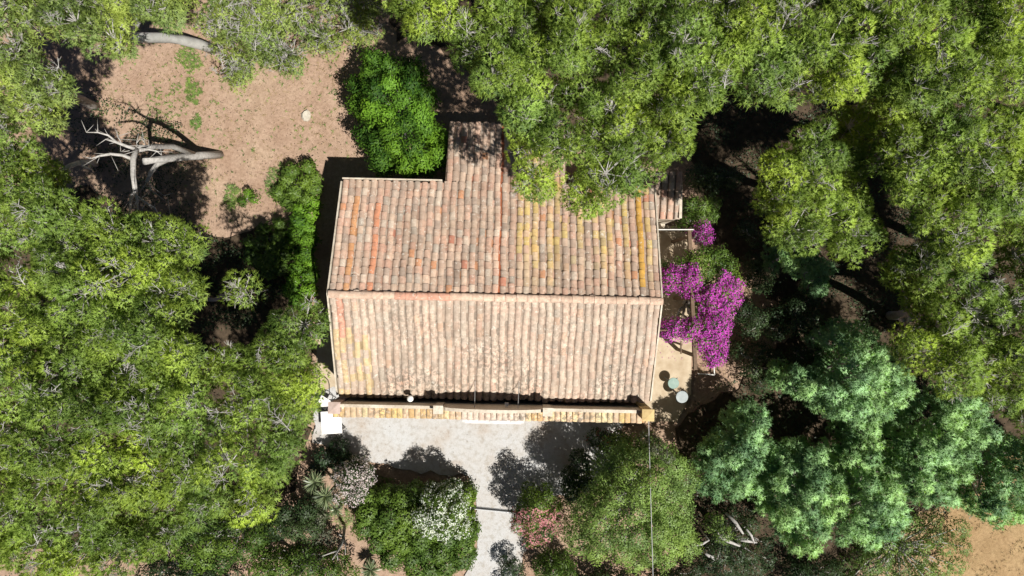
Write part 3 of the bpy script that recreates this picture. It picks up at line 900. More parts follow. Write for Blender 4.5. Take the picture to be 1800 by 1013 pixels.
forest([(1925, 60), (2230, 60), (2230, 820), (1925, 800)],
       [(2000, 180, 8.6, 'pine just beyond the right edge, upper'), (2080, 420, 8.6, 'pine just beyond the right edge, middle'), (1990, 660, 8.2, 'pine just beyond the right edge, lower')], 107, inset=20, dens=0.45, under=0.8)
# western wood
forest([(-90, -90), (345, -90), (340, 0), (305, 30), (245, 48), (215, 88), (196, 98), (130, 74), (62, 56), (25, 30), (-90, 20)],
       [(170, -20, 7.8, 'bright pine in the top left corner, its smooth grey trunk showing below it', {'base': (378, 88, 0), 'trunk': 0.19, 'via': [(378, 88, -0.1), (350, 78, 0.8), (318, 70, 1.7), (285, 67, 2.6), (250, 66, 3.5), (218, 68, 4.3)]}), (30, -20, 7.2, 'small pine squeezed into the extreme top left corner')], 104, inset=24, mat='pine_pale', twiggy=0.7)
forest([(-90, 30), (20, 42), (60, 72), (112, 112), (172, 128), (182, 148), (125, 158), (132, 200), (112, 240), (70, 262), (30, 235), (-90, 258)],
       [(40, 150, 7.2, 'pale pine on the left edge above the dead limbs', {'base': (165, 185, 0)})], 105, inset=22, mat='pine_pale', twiggy=1.5)
forest([(-90, 225), (60, 232), (92, 296), (130, 306), (165, 330), (195, 352), (222, 386), (335, 388), (346, 480), (352, 545), (348, 600), (420, 582), (500, 545), (560, 532), (564, 562), (564, 615), (560, 690), (552, 738), (544, 790),
        (536, 838), (536, 886), (472, 900), (442, 920), (384, 926), (336, 934), (282, 990), (220, 1006), (150, 1024), (60, 1030), (-90, 1050)],
       [(20, 350, 8.2, 'pine on the left edge under the dead limbs'),
        (175, 420, 8.3, 'pine just below the bleached dead limbs'),
        (300, 470, 8.0, 'pine beside the black shade west of the house', {'base': (325, 520, 0)}),
        (60, 550, 8.7, 'pine on the left edge level with the roof ridge'),
        (240, 610, 8.8, 'pine with dark holes in its crown, mid western wood'),
        (450, 650, 8.2, 'pine reaching nearest to the west gable'),
        (60, 740, 8.9, 'pine on the left edge level with the parapet'),
        (250, 790, 9.0, 'broad pine in the middle of the lower left wood'),
        (440, 790, 8.4, 'pine beside the white garden table, lower left wood'),
        (90, 920, 8.6, 'pine in the bottom left corner'),
        (300, 900, 8.2, 'pine whose crown edges the dark shrubs at the bottom')], 106, inset=29, zj=0.6)
pine((425, 512), 6.0, np.array([(425, 510)]), 'small lone pine sprig in the black shade left of the house', 501, dens=0.8, twiggy=3.0, base=(345, 530, 0), trunk=0.08, size=0.7)
# low leaning pine in the clearing: trunk comes up out of the ground at the left and arches over
r4 = np.random.default_rng(44)
p4 = fill([(358, -80), (650, -80), (668, 28), (652, 56), (602, 78), (565, 95), (535, 132), (490, 150), (440, 138), (398, 128), (372, 92), (352, 60)], 52, 12, r4)
pine((500, 10), 3.6, p4, 'low pale pine spreading over the top of the bare clearing', 44, mat='pine_pale', dens=0.62, twiggy=2.8, base=(560, -60, 0), curve=0.22, drop=2.4, zj=0.25, trunk=0.16)

# ------------------------------------------------------------------ dead leaning pine west of the clearing
dr = np.random.default_rng(9)
dt = empty('dead_tree', P(384, 272, 0), 'bleached dead pine, leaning with bare crooked limbs over its own shadow', 'dead tree')
def dpart(name, segs, sides=7):
    for pts, rad in segs:
        mb = MB(); mb.tube([P(*p) for p in pts], [q_ * 0.84 for q_ in rad], sides)
        for p_, q_ in zip(pts[1:], rad[1:]):
            if q_ < 0.09:
                for _ in range(2):
                    A_p = P(*p_); mb.tube([A_p, A_p + Vector((dr.normal()*.22, dr.normal()*.22, dr.normal()*.12))], [0.012, 0.004], 4)
        mb.build(name, M['dead'], dt, -world_loc(dt), True)
dpart('trunk', [([(388, 272, -0.05), (350, 274, 0.9), (320, 276, 1.7), (290, 279, 2.6), (254, 284, 3.5)], [0.17, 0.165, 0.155, 0.145, 0.13])], 10)
dpart('limb', [([(300, 278, 2.3), (275, 290, 2.6), (265, 304, 2.9), (258, 320, 3.1)], [0.11, 0.10, 0.085, 0.06])])
dpart('limb', [([(345, 273, 1.0), (304, 258, 2.4), (270, 258, 3.8), (240, 263, 4.9)], [0.12, 0.11, 0.10, 0.11])])
dpart('limb', [([(240, 263, 4.9), (234, 280, 5.1), (234, 308, 5.3), (238, 338, 5.5)], [0.10, 0.10, 0.09, 0.075]), ([(238, 336, 5.5), (241, 352, 5.5), (242, 370, 5.6)], [0.06, 0.045, 0.02]), ([(240, 345, 5.5), (256, 356, 5.4), (272, 366, 5.3), (284, 386, 5.2)], [0.045, 0.035, 0.03, 0.015]), ([(236, 330, 5.4), (230, 352, 5.2), (228, 375, 5.0)], [0.055, 0.05, 0.03])])
dpart('limb', [([(240, 263, 4.9), (222, 257, 5.1), (204, 250, 5.3), (186, 245, 5.4)], [0.07, 0.055, 0.05, 0.025]), ([(204, 249, 5.3), (190, 238, 5.5), (172, 233, 5.6), (152, 233, 5.7)], [0.04, 0.032, 0.025, 0.01]), ([(214, 254, 5.2), (210, 245, 5.3), (206, 240, 5.4)], [0.02, 0.015, 0.008])])
dpart('limb', [([(231, 279, 5.1), (215, 273, 5.2), (194, 271, 5.4), (176, 274, 5.5), (160, 279, 5.6)], [0.065, 0.055, 0.05, 0.04, 0.015])])
dpart('limb', [([(246, 262, 4.8), (262, 263, 4.8), (276, 266, 4.7), (284, 273, 4.6)], [0.045, 0.035, 0.025, 0.01]), ([(257, 255, 4.4), (253, 247, 4.8), (248, 241, 5.0)], [0.02, 0.015, 0.008]), ([(242, 258, 4.9), (240, 252, 5.1)], [0.02, 0.008]), ([(262, 320, 3.1), (270, 330, 2.9), (288, 344, 2.6)], [0.014, 0.012, 0.006]), ([(262, 322, 3.1), (266, 334, 2.8), (296, 358, 2.4)], [0.014, 0.012, 0.006]), ([(228, 265, 4.9), (212, 268, 5.0)], [0.016, 0.006])])
dl = empty('broken_branch', P(115, 295, 0), 'split pale dead branch stuck in the pine left of the dead tree', 'branch')
mb = MB(); mb.tube([P(140, 286, 4.6), P(122, 292, 4.8), P(100, 303, 5.0)], [0.075, 0.07, 0.03], 7)
mb.tube([P(138, 287, 4.6), P(150, 294, 4.4), P(162, 299, 4.2)], [0.05, 0.04, 0.02], 6)
mb.tube([P(125, 291, 4.8), P(120, 304, 4.9)], [0.03, 0.01], 5)
mb.tube([P(140, 286, 4.62), P(160, 284, 3.5), P(170, 290, 0.0)], [0.07, 0.08, 0.09], 7)
mb.build('limb', M['dead'], dl, -world_loc(dl), True)

# ------------------------------------------------------------------ broadleaved plants
def bush(name, label, cat, poly, ztop, kind='broad', spacing=26, seed=1, leaf=(0.10, 0.05), dens=420, group=None, site=None, curve=0.35, zmin=0.25, style='leaf', flower=None, inset=None, stems=True, zj=0.12, low=-0.35, stem_mat='twig', rs=0.72, squash=0.85, fuzz=(0.74, 1.1), tlo=0.2, thi=0.8, fill_low=True):
    r = np.random.default_rng(seed)
    if len(poly) == 3 and not hasattr(poly[0], '__len__'):
        cx, cy, ra = poly
        poly = [(cx + ra * math.cos(a_) * (0.9 + 0.2 * math.sin(3*a_ + seed)), cy + ra * math.sin(a_) * (0.9 + 0.2 * math.cos(2*a_ + seed))) for a_ in np.linspace(0, 2*math.pi, 14)[:-1]]
    pa = np.array(poly, float)
    if site is None: site = tuple(pa.mean(0))
    px = fill(poly, spacing, spacing * 0.45 if inset is None else inset, r)
    ed = edge_dist(poly, px[:, 0], px[:, 1])
    k = (H - ztop) / F
    half = max(ed.max(), 8)
    z = ztop - (ztop - zmin) * np.clip(1 - ed / half, 0, 1) ** 2.2 * curve / 0.35 * 0.75 + r.uniform(-zj, zj, len(px))
    ra_px = spacing * rs
    R_ = ra_px * (H - z) / F * r.uniform(0.85, 1.2, len(z))
    z = np.maximum(z - R_ * squash, zmin * 0.6)
    C_ = Pn(px, z)
    if fill_low and ztop > 1.0:                          # skirt of lower lobes so the sides read full
        low_i = np.where((ed < spacing * 1.3) & (z > 1.0))[0]
        if len(low_i):
            e2 = C_[low_i] * 1.0; e2[:, 2] *= 0.5
            C_ = np.concatenate([C_, e2]); R_ = np.concatenate([R_, R_[low_i]]); 
    g = P(site[0], site[1], ztop * 0.5); g = Vector((g.x, g.y, 0))
    t_ = empty(name, g, label, cat, group)
    Pt, Nr, Li = clump_points(C_, R_, dens * (1.25 if cat == 'shrub' else 1.6), r, low, squash=squash, fuzz=fuzz)
    ok = Pt[:, 2] > 0.03
    Pt, Nr, Li = Pt[ok], Nr[ok], Li[ok]
    lt_ = r.uniform(tlo, thi, len(C_))
    tint = lt_[Li] + r.uniform(-0.22, 0.22, len(Pt))
    if style == 'leaf': parts = [leaves(Pt, Nr, tint, leaf[0], leaf[1], r)]
    elif style == 'feather':
        parts = [blades(Pt, Nr, tint, 11, leaf[0], leaf[1], 0.95, r)]
    elif style == 'spike':
        parts = [blades(Pt, Nr, tint, 7, leaf[0], leaf[1], 0.6, r)]
    put('crown', parts, M[kind], t_)
    if flower:
        fm, share, size, fpoly = flower
        sel = r.uniform(size=len(Pt)) < share
        sel &= Nr[:, 2] > -0.1
        if fpoly is not None:
            qx = Pt[:, 0] * F / (H - Pt[:, 2]) + 900; qy = 506.5 - Pt[:, 1] * F / (H - Pt[:, 2])
            sel &= inside(fpoly, qx, qy)
        if sel.any():
            fp = np.repeat(Pt[sel] + Nr[sel] * 0.05, 3, 0); fn = np.repeat(Nr[sel], 3, 0)
            fp = fp + r.normal(size=fp.shape) * size * 0.5
            put('blossom', [leaves(fp, fn, r.uniform(0.2, 1, len(fp)), size, size * 0.75, r, 0.7)], M[fm], t_)
    if stems:
        mb = MB()
        for c in C_[: 26]:
            limb_tube(mb, g + Vector((r.normal()*0.06, r.normal()*0.06, -0.05)), Vector(c), 0.03 + 0.012*ztop, 0.012, r, 0.1, 4, 5)
        mb.build('trunk', M[stem_mat], t_, -g, True)
    return t_

# bright tree by the wing
bush('broadleaf_tree', 'glossy bright green round tree tucked against the tiled wing', 'tree',
     [(612, 135), (650, 95), (710, 93), (748, 128), (757, 182), (782, 238), (776, 298), (735, 306), (680, 302), (640, 277), (626, 205)],
     3.5, 'bright', 25, 21, (0.125, 0.05), 430, zmin=0.6, zj=0.28, low=-0.4, fuzz=(0.5, 1.3), tlo=0.0, thi=0.95, inset=8)
# ivy-like shrubs west of the house
W_ = 'leafy shrubs along the west gable'
bush('leafy_shrub', 'light green shrub at the north west corner of the house', 'shrub', [(505, 292), (556, 284), (562, 320), (552, 362), (520, 372), (486, 345), (492, 322)], 1.0, 'broad', 17, 22, (0.14, 0.045), 620, W_, inset=5, tlo=0.3, thi=1.0)
bush('leafy_shrub', 'bright shrub along the house shadow, between two darker ones', 'shrub', [(520, 365), (556, 350), (553, 400), (551, 455), (520, 462), (500, 420)], 1.2, 'bright', 18, 23, (0.13, 0.05), 560, W_, inset=5)
bush('leafy_shrub', 'dark glossy shrub at the edge of the black shade, left of the bright ones', 'shrub', [(450, 400), (490, 385), (512, 420), (515, 470), (485, 490), (445, 470), (432, 430)], 1.1, 'broad', 18, 24, (0.12, 0.05), 560, W_, thi=0.8, inset=5)
bush('leafy_shrub', 'green shrub lowest in the row beside the west gable', 'shrub', [(515, 465), (552, 458), (551, 500), (556, 545), (525, 552), (505, 515)], 1.2, 'bright', 18, 25, (0.12, 0.05), 560, W_, inset=5)
bush('small_shrub', 'small bright green cushion shrub alone on the bare soil', 'shrub', (434, 348, 19), 0.45, 'bright', 12, 26, (0.07, 0.03), 900, zmin=0.1)
# front garden
bush('hedge', 'large round green hedge left of the drive', 'hedge',
     [(622, 905), (642, 872), (668, 858), (700, 856), (745, 856), (790, 852), (820, 860), (832, 890), (830, 955), (816, 992), (780, 1013), (725, 1008), (682, 985), (642, 952)],
     1.9, 'broad', 22, 27, (0.095, 0.05), 560, zmin=0.7, thi=0.95, inset=6, rs=0.85, curve=0.2, squash=1.0)
bush('oleander', 'white flowering oleander growing out of the round hedge', 'shrub',
     [(728, 885), (750, 864), (790, 856), (820, 868), (830, 900), (822, 940), (790, 958), (748, 945), (722, 915)], 2.7, 'broad', 21, 28, (0.13, 0.028), 520, 'oleanders in the front garden', flower=('white_fl', 0.27, 0.055, None), zmin=1.2)
bush('oleander', 'pale blush flowering oleander beside the yuccas', 'shrub',
     [(588, 835), (612, 814), (640, 825), (650, 855), (636, 882), (605, 885), (582, 865)], 2.5, 'dark', 18, 29, (0.12, 0.026), 520, 'oleanders in the front garden', flower=('blush_fl', 0.34, 0.05, None), zmin=0.6)
bush('oleander', 'pink flowering oleander right of the drive', 'shrub',
     [(908, 885), (930, 862), (965, 862), (988, 890), (990, 935), (965, 962), (925, 958), (904, 925)], 2.6, 'broad', 20, 30, (0.12, 0.026), 500, 'oleanders in the front garden', flower=('pink_fl', 0.26, 0.05, [(895, 895), (1000, 895), (1000, 980), (895, 980)]), zmin=0.5, thi=1.0)
bush('round_tree', 'dense olive green tree with rounded clipped looking crown before the parapet', 'tree',
     [(1040, 830), (1062, 800), (1100, 782), (1160, 780), (1198, 796), (1218, 832), (1220, 872), (1204, 902), (1226, 934), (1216, 968), (1172, 994), (1100, 1004), (1035, 984), (998, 948), (1004, 902), (1036, 868)],
     4.4, 'olive', 25, 31, (0.075, 0.036), 500, zmin=1.9, zj=0.36, low=-0.2, rs=0.95, inset=14, fuzz=(0.68, 1.12), tlo=0.35, thi=0.95)
bush('leafy_shrub', 'dark leafy shrub between the drive and the round olive tree', 'shrub', [(985, 860), (1010, 800), (1040, 790), (1045, 840), (1030, 875), (1000, 890)], 2.2, 'dark', 22, 32, (0.11, 0.05), 420, 'shrubs in the front garden')
bush('leafy_shrub', 'red flowered dark shrub against the right end of the parapet', 'shrub', [(1030, 770), (1060, 752), (1100, 757), (1112, 790), (1070, 800)], 1.3, 'dark', 20, 33, (0.09, 0.045), 420, 'shrubs in the front garden', flower=('red_fl', 0.05, 0.05, None))
bush('leafy_shrub', 'dry beige shrub on the right shoulder of the round olive tree', 'shrub', [(1140, 785), (1160, 768), (1185, 790), (1190, 815), (1165, 825)], 4.5, 'grey_leaf', 16, 34, (0.07, 0.03), 480, 'shrubs in the front garden', thi=1.0)
bush('leafy_shrub', 'dark upright shrub at the bottom edge beside the drive', 'shrub', [(870, 990), (895, 968), (925, 985), (935, 1040), (880, 1050)], 1.0, 'dark', 18, 35, (0.10, 0.03), 460, 'shrubs in the front garden')
bush('leafy_shrub', 'mid green shrub at the bottom edge under the pink oleander', 'shrub', [(935, 985), (975, 968), (1010, 985), (1030, 1040), (935, 1050)], 1.7, 'broad', 20, 36, (0.10, 0.035), 460, 'shrubs in the front garden', tlo=0.1, thi=0.6)
bush('leafy_shrub', 'low dark shrub filling in the shadow of the blush oleander, at the corner of the drive', 'shrub', [(545, 800), (570, 772), (605, 775), (632, 800), (620, 822), (590, 826), (560, 840), (540, 835)], 0.7, 'dark', 22, 37, (0.11, 0.05), 420, 'shrubs in the front garden', tlo=0.0, thi=0.35)  # dark tint lays in the oleander's shadow over a little real green
for i, (pl, zt, kd, lb) in enumerate([
    ([(330, 925), (420, 912), (470, 905), (480, 960), (430, 1000), (330, 1000), (290, 960)], 3.2, 'broad', 'green shrub under the edge of the lower left pines'),
    ([(470, 890), (545, 885), (560, 920), (545, 960), (490, 965), (470, 930)], 2.6, 'dark', 'grey green shrub between the pines and the yuccas'),
    ([(430, 970), (520, 965), (600, 985), (625, 1050), (430, 1060)], 2.6, 'broad', 'deep green shrub at the bottom edge below the bare little tree'),
    ([(250, 985), (330, 1000), (420, 1005), (420, 1070), (230, 1070)], 2.4, 'dark', 'dark shrub at the bottom edge under the broad pine'),
    ([(1010, 1000), (1080, 1008), (1120, 1015), (1120, 1075), (1000, 1075)], 1.4, 'dark', 'dark shrub at the bottom edge below the round olive tree, left part'),
    ([(1120, 1012), (1180, 1000), (1235, 985), (1240, 1070), (1125, 1075)], 1.4, 'dark', 'dark shrub at the bottom edge below the round olive tree, right part'),
    ([(535, 895), (570, 890), (585, 915), (575, 960), (540, 960)], 1.3, 'grey_leaf', 'pale grey green shrub left of the bare little tree')]):
    bush('leafy_shrub', lb, 'shrub', pl, zt, kd, 26, 40 + i, (0.09, 0.04), 420, 'shrubs in the front garden', tlo=0.1, thi=0.75)

# acacias: feathery blue green
A_ = 'blue green acacias at the lower right'
for i, (pl, zt, lb) in enumerate([
    ([(1470, 605), (1482, 572), (1530, 566), (1582, 640), (1606, 690), (1562, 745), (1540, 790), (1500, 792), (1482, 742), (1420, 705), (1376, 682), (1380, 642), (1465, 655)], 4.2, 'topmost blue green acacia, shaped like a hook, below the pines'),
    ([(1272, 748), (1305, 715), (1345, 718), (1352, 790), (1342, 868), (1290, 882), (1228, 872), (1230, 822), (1264, 780)], 2.9, 'blue green acacia nearest the round olive tree'),
    ([(1350, 800), (1425, 788), (1480, 800), (1500, 860), (1470, 930), (1430, 988), (1388, 965), (1345, 890)], 3.8, 'blue green acacia in the middle of the lower group'),
    ([(1480, 800), (1560, 790), (1595, 870), (1592, 935), (1530, 962), (1465, 950), (1500, 880)], 3.8, 'blue green acacia above the dull olive scrub'),
    ([(1556, 770), (1640, 730), (1680, 685), (1730, 690), (1735, 780), (1700, 880), (1640, 895), (1590, 880)], 4.0, 'blue green acacia below the ragged edge of the right wood'),
    ([(1735, 740), (1795, 775), (1890, 790), (1890, 890), (1750, 928), (1700, 900), (1732, 820)], 3.8, 'blue green acacia on the right edge above the dry grass')]):
    bush('acacia', lb, 'tree', pl, zt, 'acacia', 19, 60 + i, (0.12, 0.028), 150, fuzz=(0.55, 1.35), group=A_, zmin=1.2, zj=0.6, style='feather', low=-0.2, rs=0.66, inset=8, stem_mat='bark', curve=0.3, tlo=0.15, thi=0.95)
for i, (q, zt, lb) in enumerate([((1392, 452, 32), 3.2, 'small blue green acacia below the lone pine'), ((1465, 602, 22), 3.0, 'smallest acacia sprout left of the hook shaped acacia'), ((1440, 485, 30), 2.2, 'dim acacia sapling in the shade of the lone pine')]):
    bush('acacia', lb, 'tree', q, zt, 'acacia', 17, 70 + i, (0.10, 0.026), 150, A_, zmin=1.2, zj=0.3, style='feather', low=-0.2)

# bougainvillea over the pergola
bpoly = [(1160, 470), (1200, 455), (1215, 438), (1255, 432), (1288, 462), (1302, 512), (1287, 542), (1274, 592), (1266, 634), (1242, 637), (1234, 612), (1214, 596), (1166, 588), (1160, 571), (1212, 563), (1222, 545), (1222, 520), (1200, 508), (1162, 502)]
bush('bougainvillea', 'magenta bougainvillea spilling over the brown pergola beam', 'climber', bpoly, 2.9, 'broad', 12, 80, (0.065, 0.04), 620, rs=0.9, fuzz=(0.35, 1.4), tlo=0.0, thi=1.0, flower=('magenta', 0.48, 0.05,
     [(1155, 470), (1225, 462), (1235, 505), (1262, 500), (1270, 474), (1310, 500), (1300, 550), (1280, 600), (1275, 645), (1235, 645), (1225, 612), (1150, 595), (1150, 560), (1225, 560), (1230, 530), (1155, 510)]), zmin=2.2, inset=3, zj=0.2, fill_low=False)
bush('bougainvillea', 'single magenta bougainvillea spray by the small lean-to', 'climber', [(1224, 394), (1240, 386), (1248, 404), (1254, 424), (1240, 430), (1228, 412)], 2.5, 'dark', 8, 81, (0.05, 0.03), 520, fuzz=(0.3, 1.6), flower=('magenta', 0.5, 0.045, None), zmin=1.6, inset=3)
bush('leafy_shrub', 'green shrub with narrow leaves beside the lean-to', 'shrub', [(1203, 345), (1240, 338), (1270, 352), (1262, 385), (1225, 400), (1203, 400)], 2.2, 'broad', 18, 82, (0.15, 0.03), 420, 'shrubs east of the house')
for i, (pl, zt, kd, lb) in enumerate([
    ([(1285, 545), (1330, 530), (1375, 545), (1380, 590), (1330, 605), (1290, 590)], 1.8, 'dark', 'dark shrub right of the bougainvillea'),
    ([(1285, 600), (1350, 605), (1385, 625), (1375, 680), (1330, 690), (1295, 650)], 1.5, 'dark', 'dark shrub beside the sunny patch of soil'),
    ([(1370, 520), (1430, 515), (1450, 555), (1430, 600), (1385, 590)], 1.8, 'dark', 'dark shrub above the smallest acacia sprout'),
    ([(1505, 440), (1545, 430), (1560, 470), (1540, 490), (1510, 478)], 1.6, 'brown_leaf', 'reddish brown dry shrub in the shade between the pines'),
    ([(1210, 300), (1280, 290), (1320, 320), (1290, 345), (1220, 338)], 1.4, 'dark', 'dark shrub in the black gap above the lean-to'),
    ([(1290, 380), (1340, 370), (1345, 430), (1300, 440)], 1.3, 'dark', 'dark shrub added to deepen the shade above the bougainvillea, right side'),  # this shrub and the next are added to darken thin shade
    ([(1300, 445), (1340, 450), (1350, 510), (1315, 515)], 1.3, 'dark', 'dark shrub added to deepen the shade at the upper right tip of the bougainvillea'),
    ([(1395, 600), (1440, 590), (1455, 640), (1390, 650)], 1.6, 'dark', 'dark shrub tucked into the elbow of the hook shaped acacia'),
    ([(1330, 430), (1375, 470), (1370, 510), (1310, 500), (1300, 450)], 1.2, 'dark', 'dark shrub in the shade below the lone pine, left side'),
    ([(1240, 900), (1300, 890), (1350, 905), (1360, 990), (1300, 1040), (1235, 1040), (1225, 980)], 1.6, 'dark', 'dark thicket under the pale fallen limbs'),
    ([(1245, 925), (1275, 920), (1288, 940), (1265, 952), (1242, 945)], 2.4, 'olive', 'small light green shrub among the pale fallen limbs'),
    ([(1550, 930), (1600, 905), (1690, 905), (1705, 950), (1690, 1050), (1480, 1060), (1470, 985)], 1.3, 'olive', 'low dull olive scrub beside the dry grass corner'),
    ([(1385, 985), (1440, 990), (1475, 1000), (1480, 1060), (1370, 1060)], 1.5, 'dark', 'dark scrub at the bottom edge below the middle acacia')]):
    bush('leafy_shrub', lb, 'shrub', pl, zt, kd, 24, 90 + i, (0.075, 0.035), 420, 'shrubs east of the house', tlo=0.05, thi=0.7)

# ------------------------------------------------------------------ yuccas, bare little tree, fallen limbs
def yucca(px, py, z, ra, n_, seed, label, grp='yuccas by the front garden', mat='yucca'):
    r = np.random.default_rng(seed)
    c = P(px, py, z); g = Vector((c.x + 0.03, c.y, 0))
    t_ = empty('yucca', g, label, 'yucca', grp)
    parts = []
    d = unit(dome_dirs(n_, r, -0.2) * np.array([1, 1, 0.9]))
    sd = unit(np.cross(d, np.array([0, 0, 1.0]) + r.normal(size=(n_, 3)) * 0.1))
    L = ra * r.uniform(0.8, 1.1, n_)[:, None]
    a = np.array(c) + d * 0.03; m_ = a + d * L * 0.55 + np.array([0, 0, 0.01]); t2 = a + d * L - np.array([0, 0, 1]) * L * 0.14
    W0, W1 = 0.013, 0.017
    V = np.stack([a - sd*W0, a + sd*W0, m_ + sd*W1, m_ - sd*W1, t2], 1).reshape(-1, 3)
    i = np.arange(n_)[:, None] * 5
    T = np.concatenate([i + np.array([q]) for q in ((0, 1, 2), (0, 2, 3), (3, 2, 4))], 1).reshape(-1, 3)
    tn = np.repeat(r.uniform(0, 1, n_), 5)
    put('rosette', [(V, T, tn)], M[mat], t_)
    mb = MB(); mb.tube([g, g + Vector((0.01, 0.01, z * 0.5)), c], [0.07, 0.055, 0.045], 7)
    mb.build('trunk', M['bark'], t_, -g, True)
yucca(573, 872, 1.5, 0.46, 110, 1, 'spiky yucca in front of the blush oleander')
yucca(553, 848, 1.3, 0.44, 90, 2, 'spiky yucca in the shadow, nearest the pines')
yucca(560, 896, 0.8, 0.30, 60, 3, 'small yucca below the two big ones')
yucca(592, 896, 0.5, 0.26, 50, 4, 'small yucca right above the bare little tree')
yucca(1004, 838, 0.55, 0.42, 34, 6, 'grey green agave in the shade at the right corner of the drive', None)
yucca(652, 1002, 0.5, 0.42, 90, 5, 'dark spiky yucca at the bottom edge left of the hedge')

bt = empty('bare_tree', P(608, 930, 0), 'bare forked grey little tree on soil left of the hedge', 'dead tree')
mb = MB()
mb.tube([P(606, 925, 0), P(604, 942, 0.9), P(600, 958, 1.6), P(590, 975, 2.1), P(584, 984, 2.4)], [0.06, 0.052, 0.045, 0.03, 0.012], 7)
mb.build('trunk', M['dead'], bt, -world_loc(bt), True)
for s_ in ([(604, 940, 0.8), (607, 955, 1.4), (607, 975, 1.9)], [(594, 968, 1.9), (582, 972, 2.2), (566, 978, 2.4)], [(592, 972, 2.0), (594, 985, 2.2)], [(603, 944, 1.0), (596, 940, 1.4)]):
    mb = MB(); mb.tube([P(*p) for p in s_], [0.032, 0.022, 0.01][:len(s_)] if len(s_) == 3 else [0.03, 0.01], 6)
    mb.build('limb', M['dead'], bt, -world_loc(bt), True)

fr = random.Random(6)
for i, (a_, b_, ra, lb) in enumerate([
    ((1276, 902, 1.6), (1306, 938, 1.9), 0.05, 'pale fallen limb slanting down, longest in the dark thicket'),
    ((1262, 942, 1.8), (1300, 960, 1.7), 0.05, 'pale fallen limb under the small light green shrub'),
    ((1302, 950, 1.8), (1330, 954, 1.7), 0.04, 'short pale limb joining the fallen limbs at the right'),
    ((1218, 960, 1.7), (1246, 950, 1.8), 0.04, 'pale limb lying beside the round olive tree'),
    ((1240, 973, 1.6), (1254, 980, 1.5), 0.045, 'short broken pale limb lowest in the dark thicket'),
    ((1312, 930, 1.9), (1326, 955, 1.8), 0.035, 'thin pale limb crossing at the thicket right side')]):
    A, B = P(*a_), P(*b_)
    o_ = (A + B) / 2; o_.z = 0
    mb = MB(); mid = (A + B) / 2 + Vector((fr.uniform(-.05, .05), fr.uniform(-.05, .05), 0.05))
    ra *= 1.25; mb.tube([A, mid, B], [ra * 0.8, ra, ra * 0.5], 6)
    mb.tube([mid, mid + Vector((fr.uniform(-.25, .25), fr.uniform(-.2, .2), 0.15))], [ra * 0.45, ra * 0.15], 5)
    mb.tube([B, Vector((B.x + 0.1, B.y - 0.1, 0))], [ra * 0.5, ra * 0.6], 5)
    fo = mb.build('fallen_limb', M['dead'], None, None, True)
    fo.data.transform(Matrix.Translation(-o_)); fo.location = o_
    tag(fo, lb, 'branch', 'pale fallen limbs')

# ------------------------------------------------------------------ pergola and terrace things
pg = empty('pergola', P(1190, 520, 0), 'brown timber pergola between the east gable and the bougainvillea', 'pergola')
def pgp(name, pts, rad, mat, sides=4):
    mb = MB(); mb.tube(pts, rad, sides); return mb.build(name, M[mat], pg, -world_loc(pg))
zb = 2.45
ba, bb = P(1211, 402, zb), P(1222, 650, zb)
mb = MB()
d = (bb - ba); L = d.length; ang = math.atan2(d.y, d.x)
Mx = Matrix.Translation(ba) @ Matrix.Rotation(ang, 4, 'Z')
mb.box(0, L, -0.055, 0.055, -0.08, 0.08, Mx)
mb.build('beam', M['brown_wood'], pg, -world_loc(pg))
for u in (0.06, 0.5, 0.9):
    p = ba.lerp(bb, u)
    mb = MB(); mb.box(p.x - 0.05, p.x + 0.05, p.y - 0.05, p.y + 0.05, 0.0, zb - 0.082)
    mb.build('post', M['brown_wood'], pg, -world_loc(pg))
for u, mt in ((0.01, 'white_paint'), (0.40, 'brown_wood'), (0.72, 'brown_wood')):
    p = ba.lerp(bb, u)
    mb = MB(); hw = 0.012 if mt == 'white_paint' else 0.022; mb.box(4.55, p.x + 0.12, p.y - hw, p.y + hw, zb + 0.083, zb + 0.14)
    mb.build('rafter', M[mt], pg, -world_loc(pg))
mb = MB(); mb.box(0, 0.42, -0.02, 0.02, -0.03, 0.03, Matrix.Translation(P(1197, 600, zb)) @ Matrix.Rotation(-math.pi/2, 4, 'Z'))
mb.box(0, 0.05, -0.03, 0.03, -zb + 0.05, 0.0, Matrix.Translation(P(1197, 606, zb)))
mb.build('brace', M['brown_wood'], pg, -world_loc(pg))

def round_table(px, py, z, ra, label, topmat, leg):
    c = P(px, py, z); g = Vector((c.x, c.y, 0.05))
    t_ = empty('garden_table', g, label, 'table', None)
    mb = MB(); mb.lathe([(ra - 0.01, z - 0.03), (ra, z - 0.022), (ra, z - 0.008), (ra - 0.012, z)], (c.x, c.y, 0), 40)
    mb.build('tabletop', M[topmat], t_, -g)
    mb = MB(); mb.lathe([(0.03, 0.10), (0.03, z - 0.032)], (c.x, c.y, 0), 10); mb.build('pedestal', M[leg], t_, -g)
    for k in range(3):
        a_ = k * 2.094 + 0.4
        mb = MB(); mb.tube([(c.x, c.y, 0.14), (c.x + 0.3*math.cos(a_), c.y + 0.3*math.sin(a_), 0.065)], [0.02, 0.015], 6)
        mb.build('foot', M[leg], t_, -g)
round_table(1199, 698, 0.76, 0.215, 'round pale zinc garden table standing in the tree shadow', 'zinc', 'steel')
M['teal'] = plain('teal shadow tone', (0.13, 0.22, 0.19, 1), (0.22, 0.31, 0.27, 1), 6, 0.5, 0.4, 0.1)
round_table(1184, 674, 0.55, 0.20, 'round dull teal table added at the shadow spot of the pale one', 'teal', 'steel')  # second table added where the shadow of the pale one falls

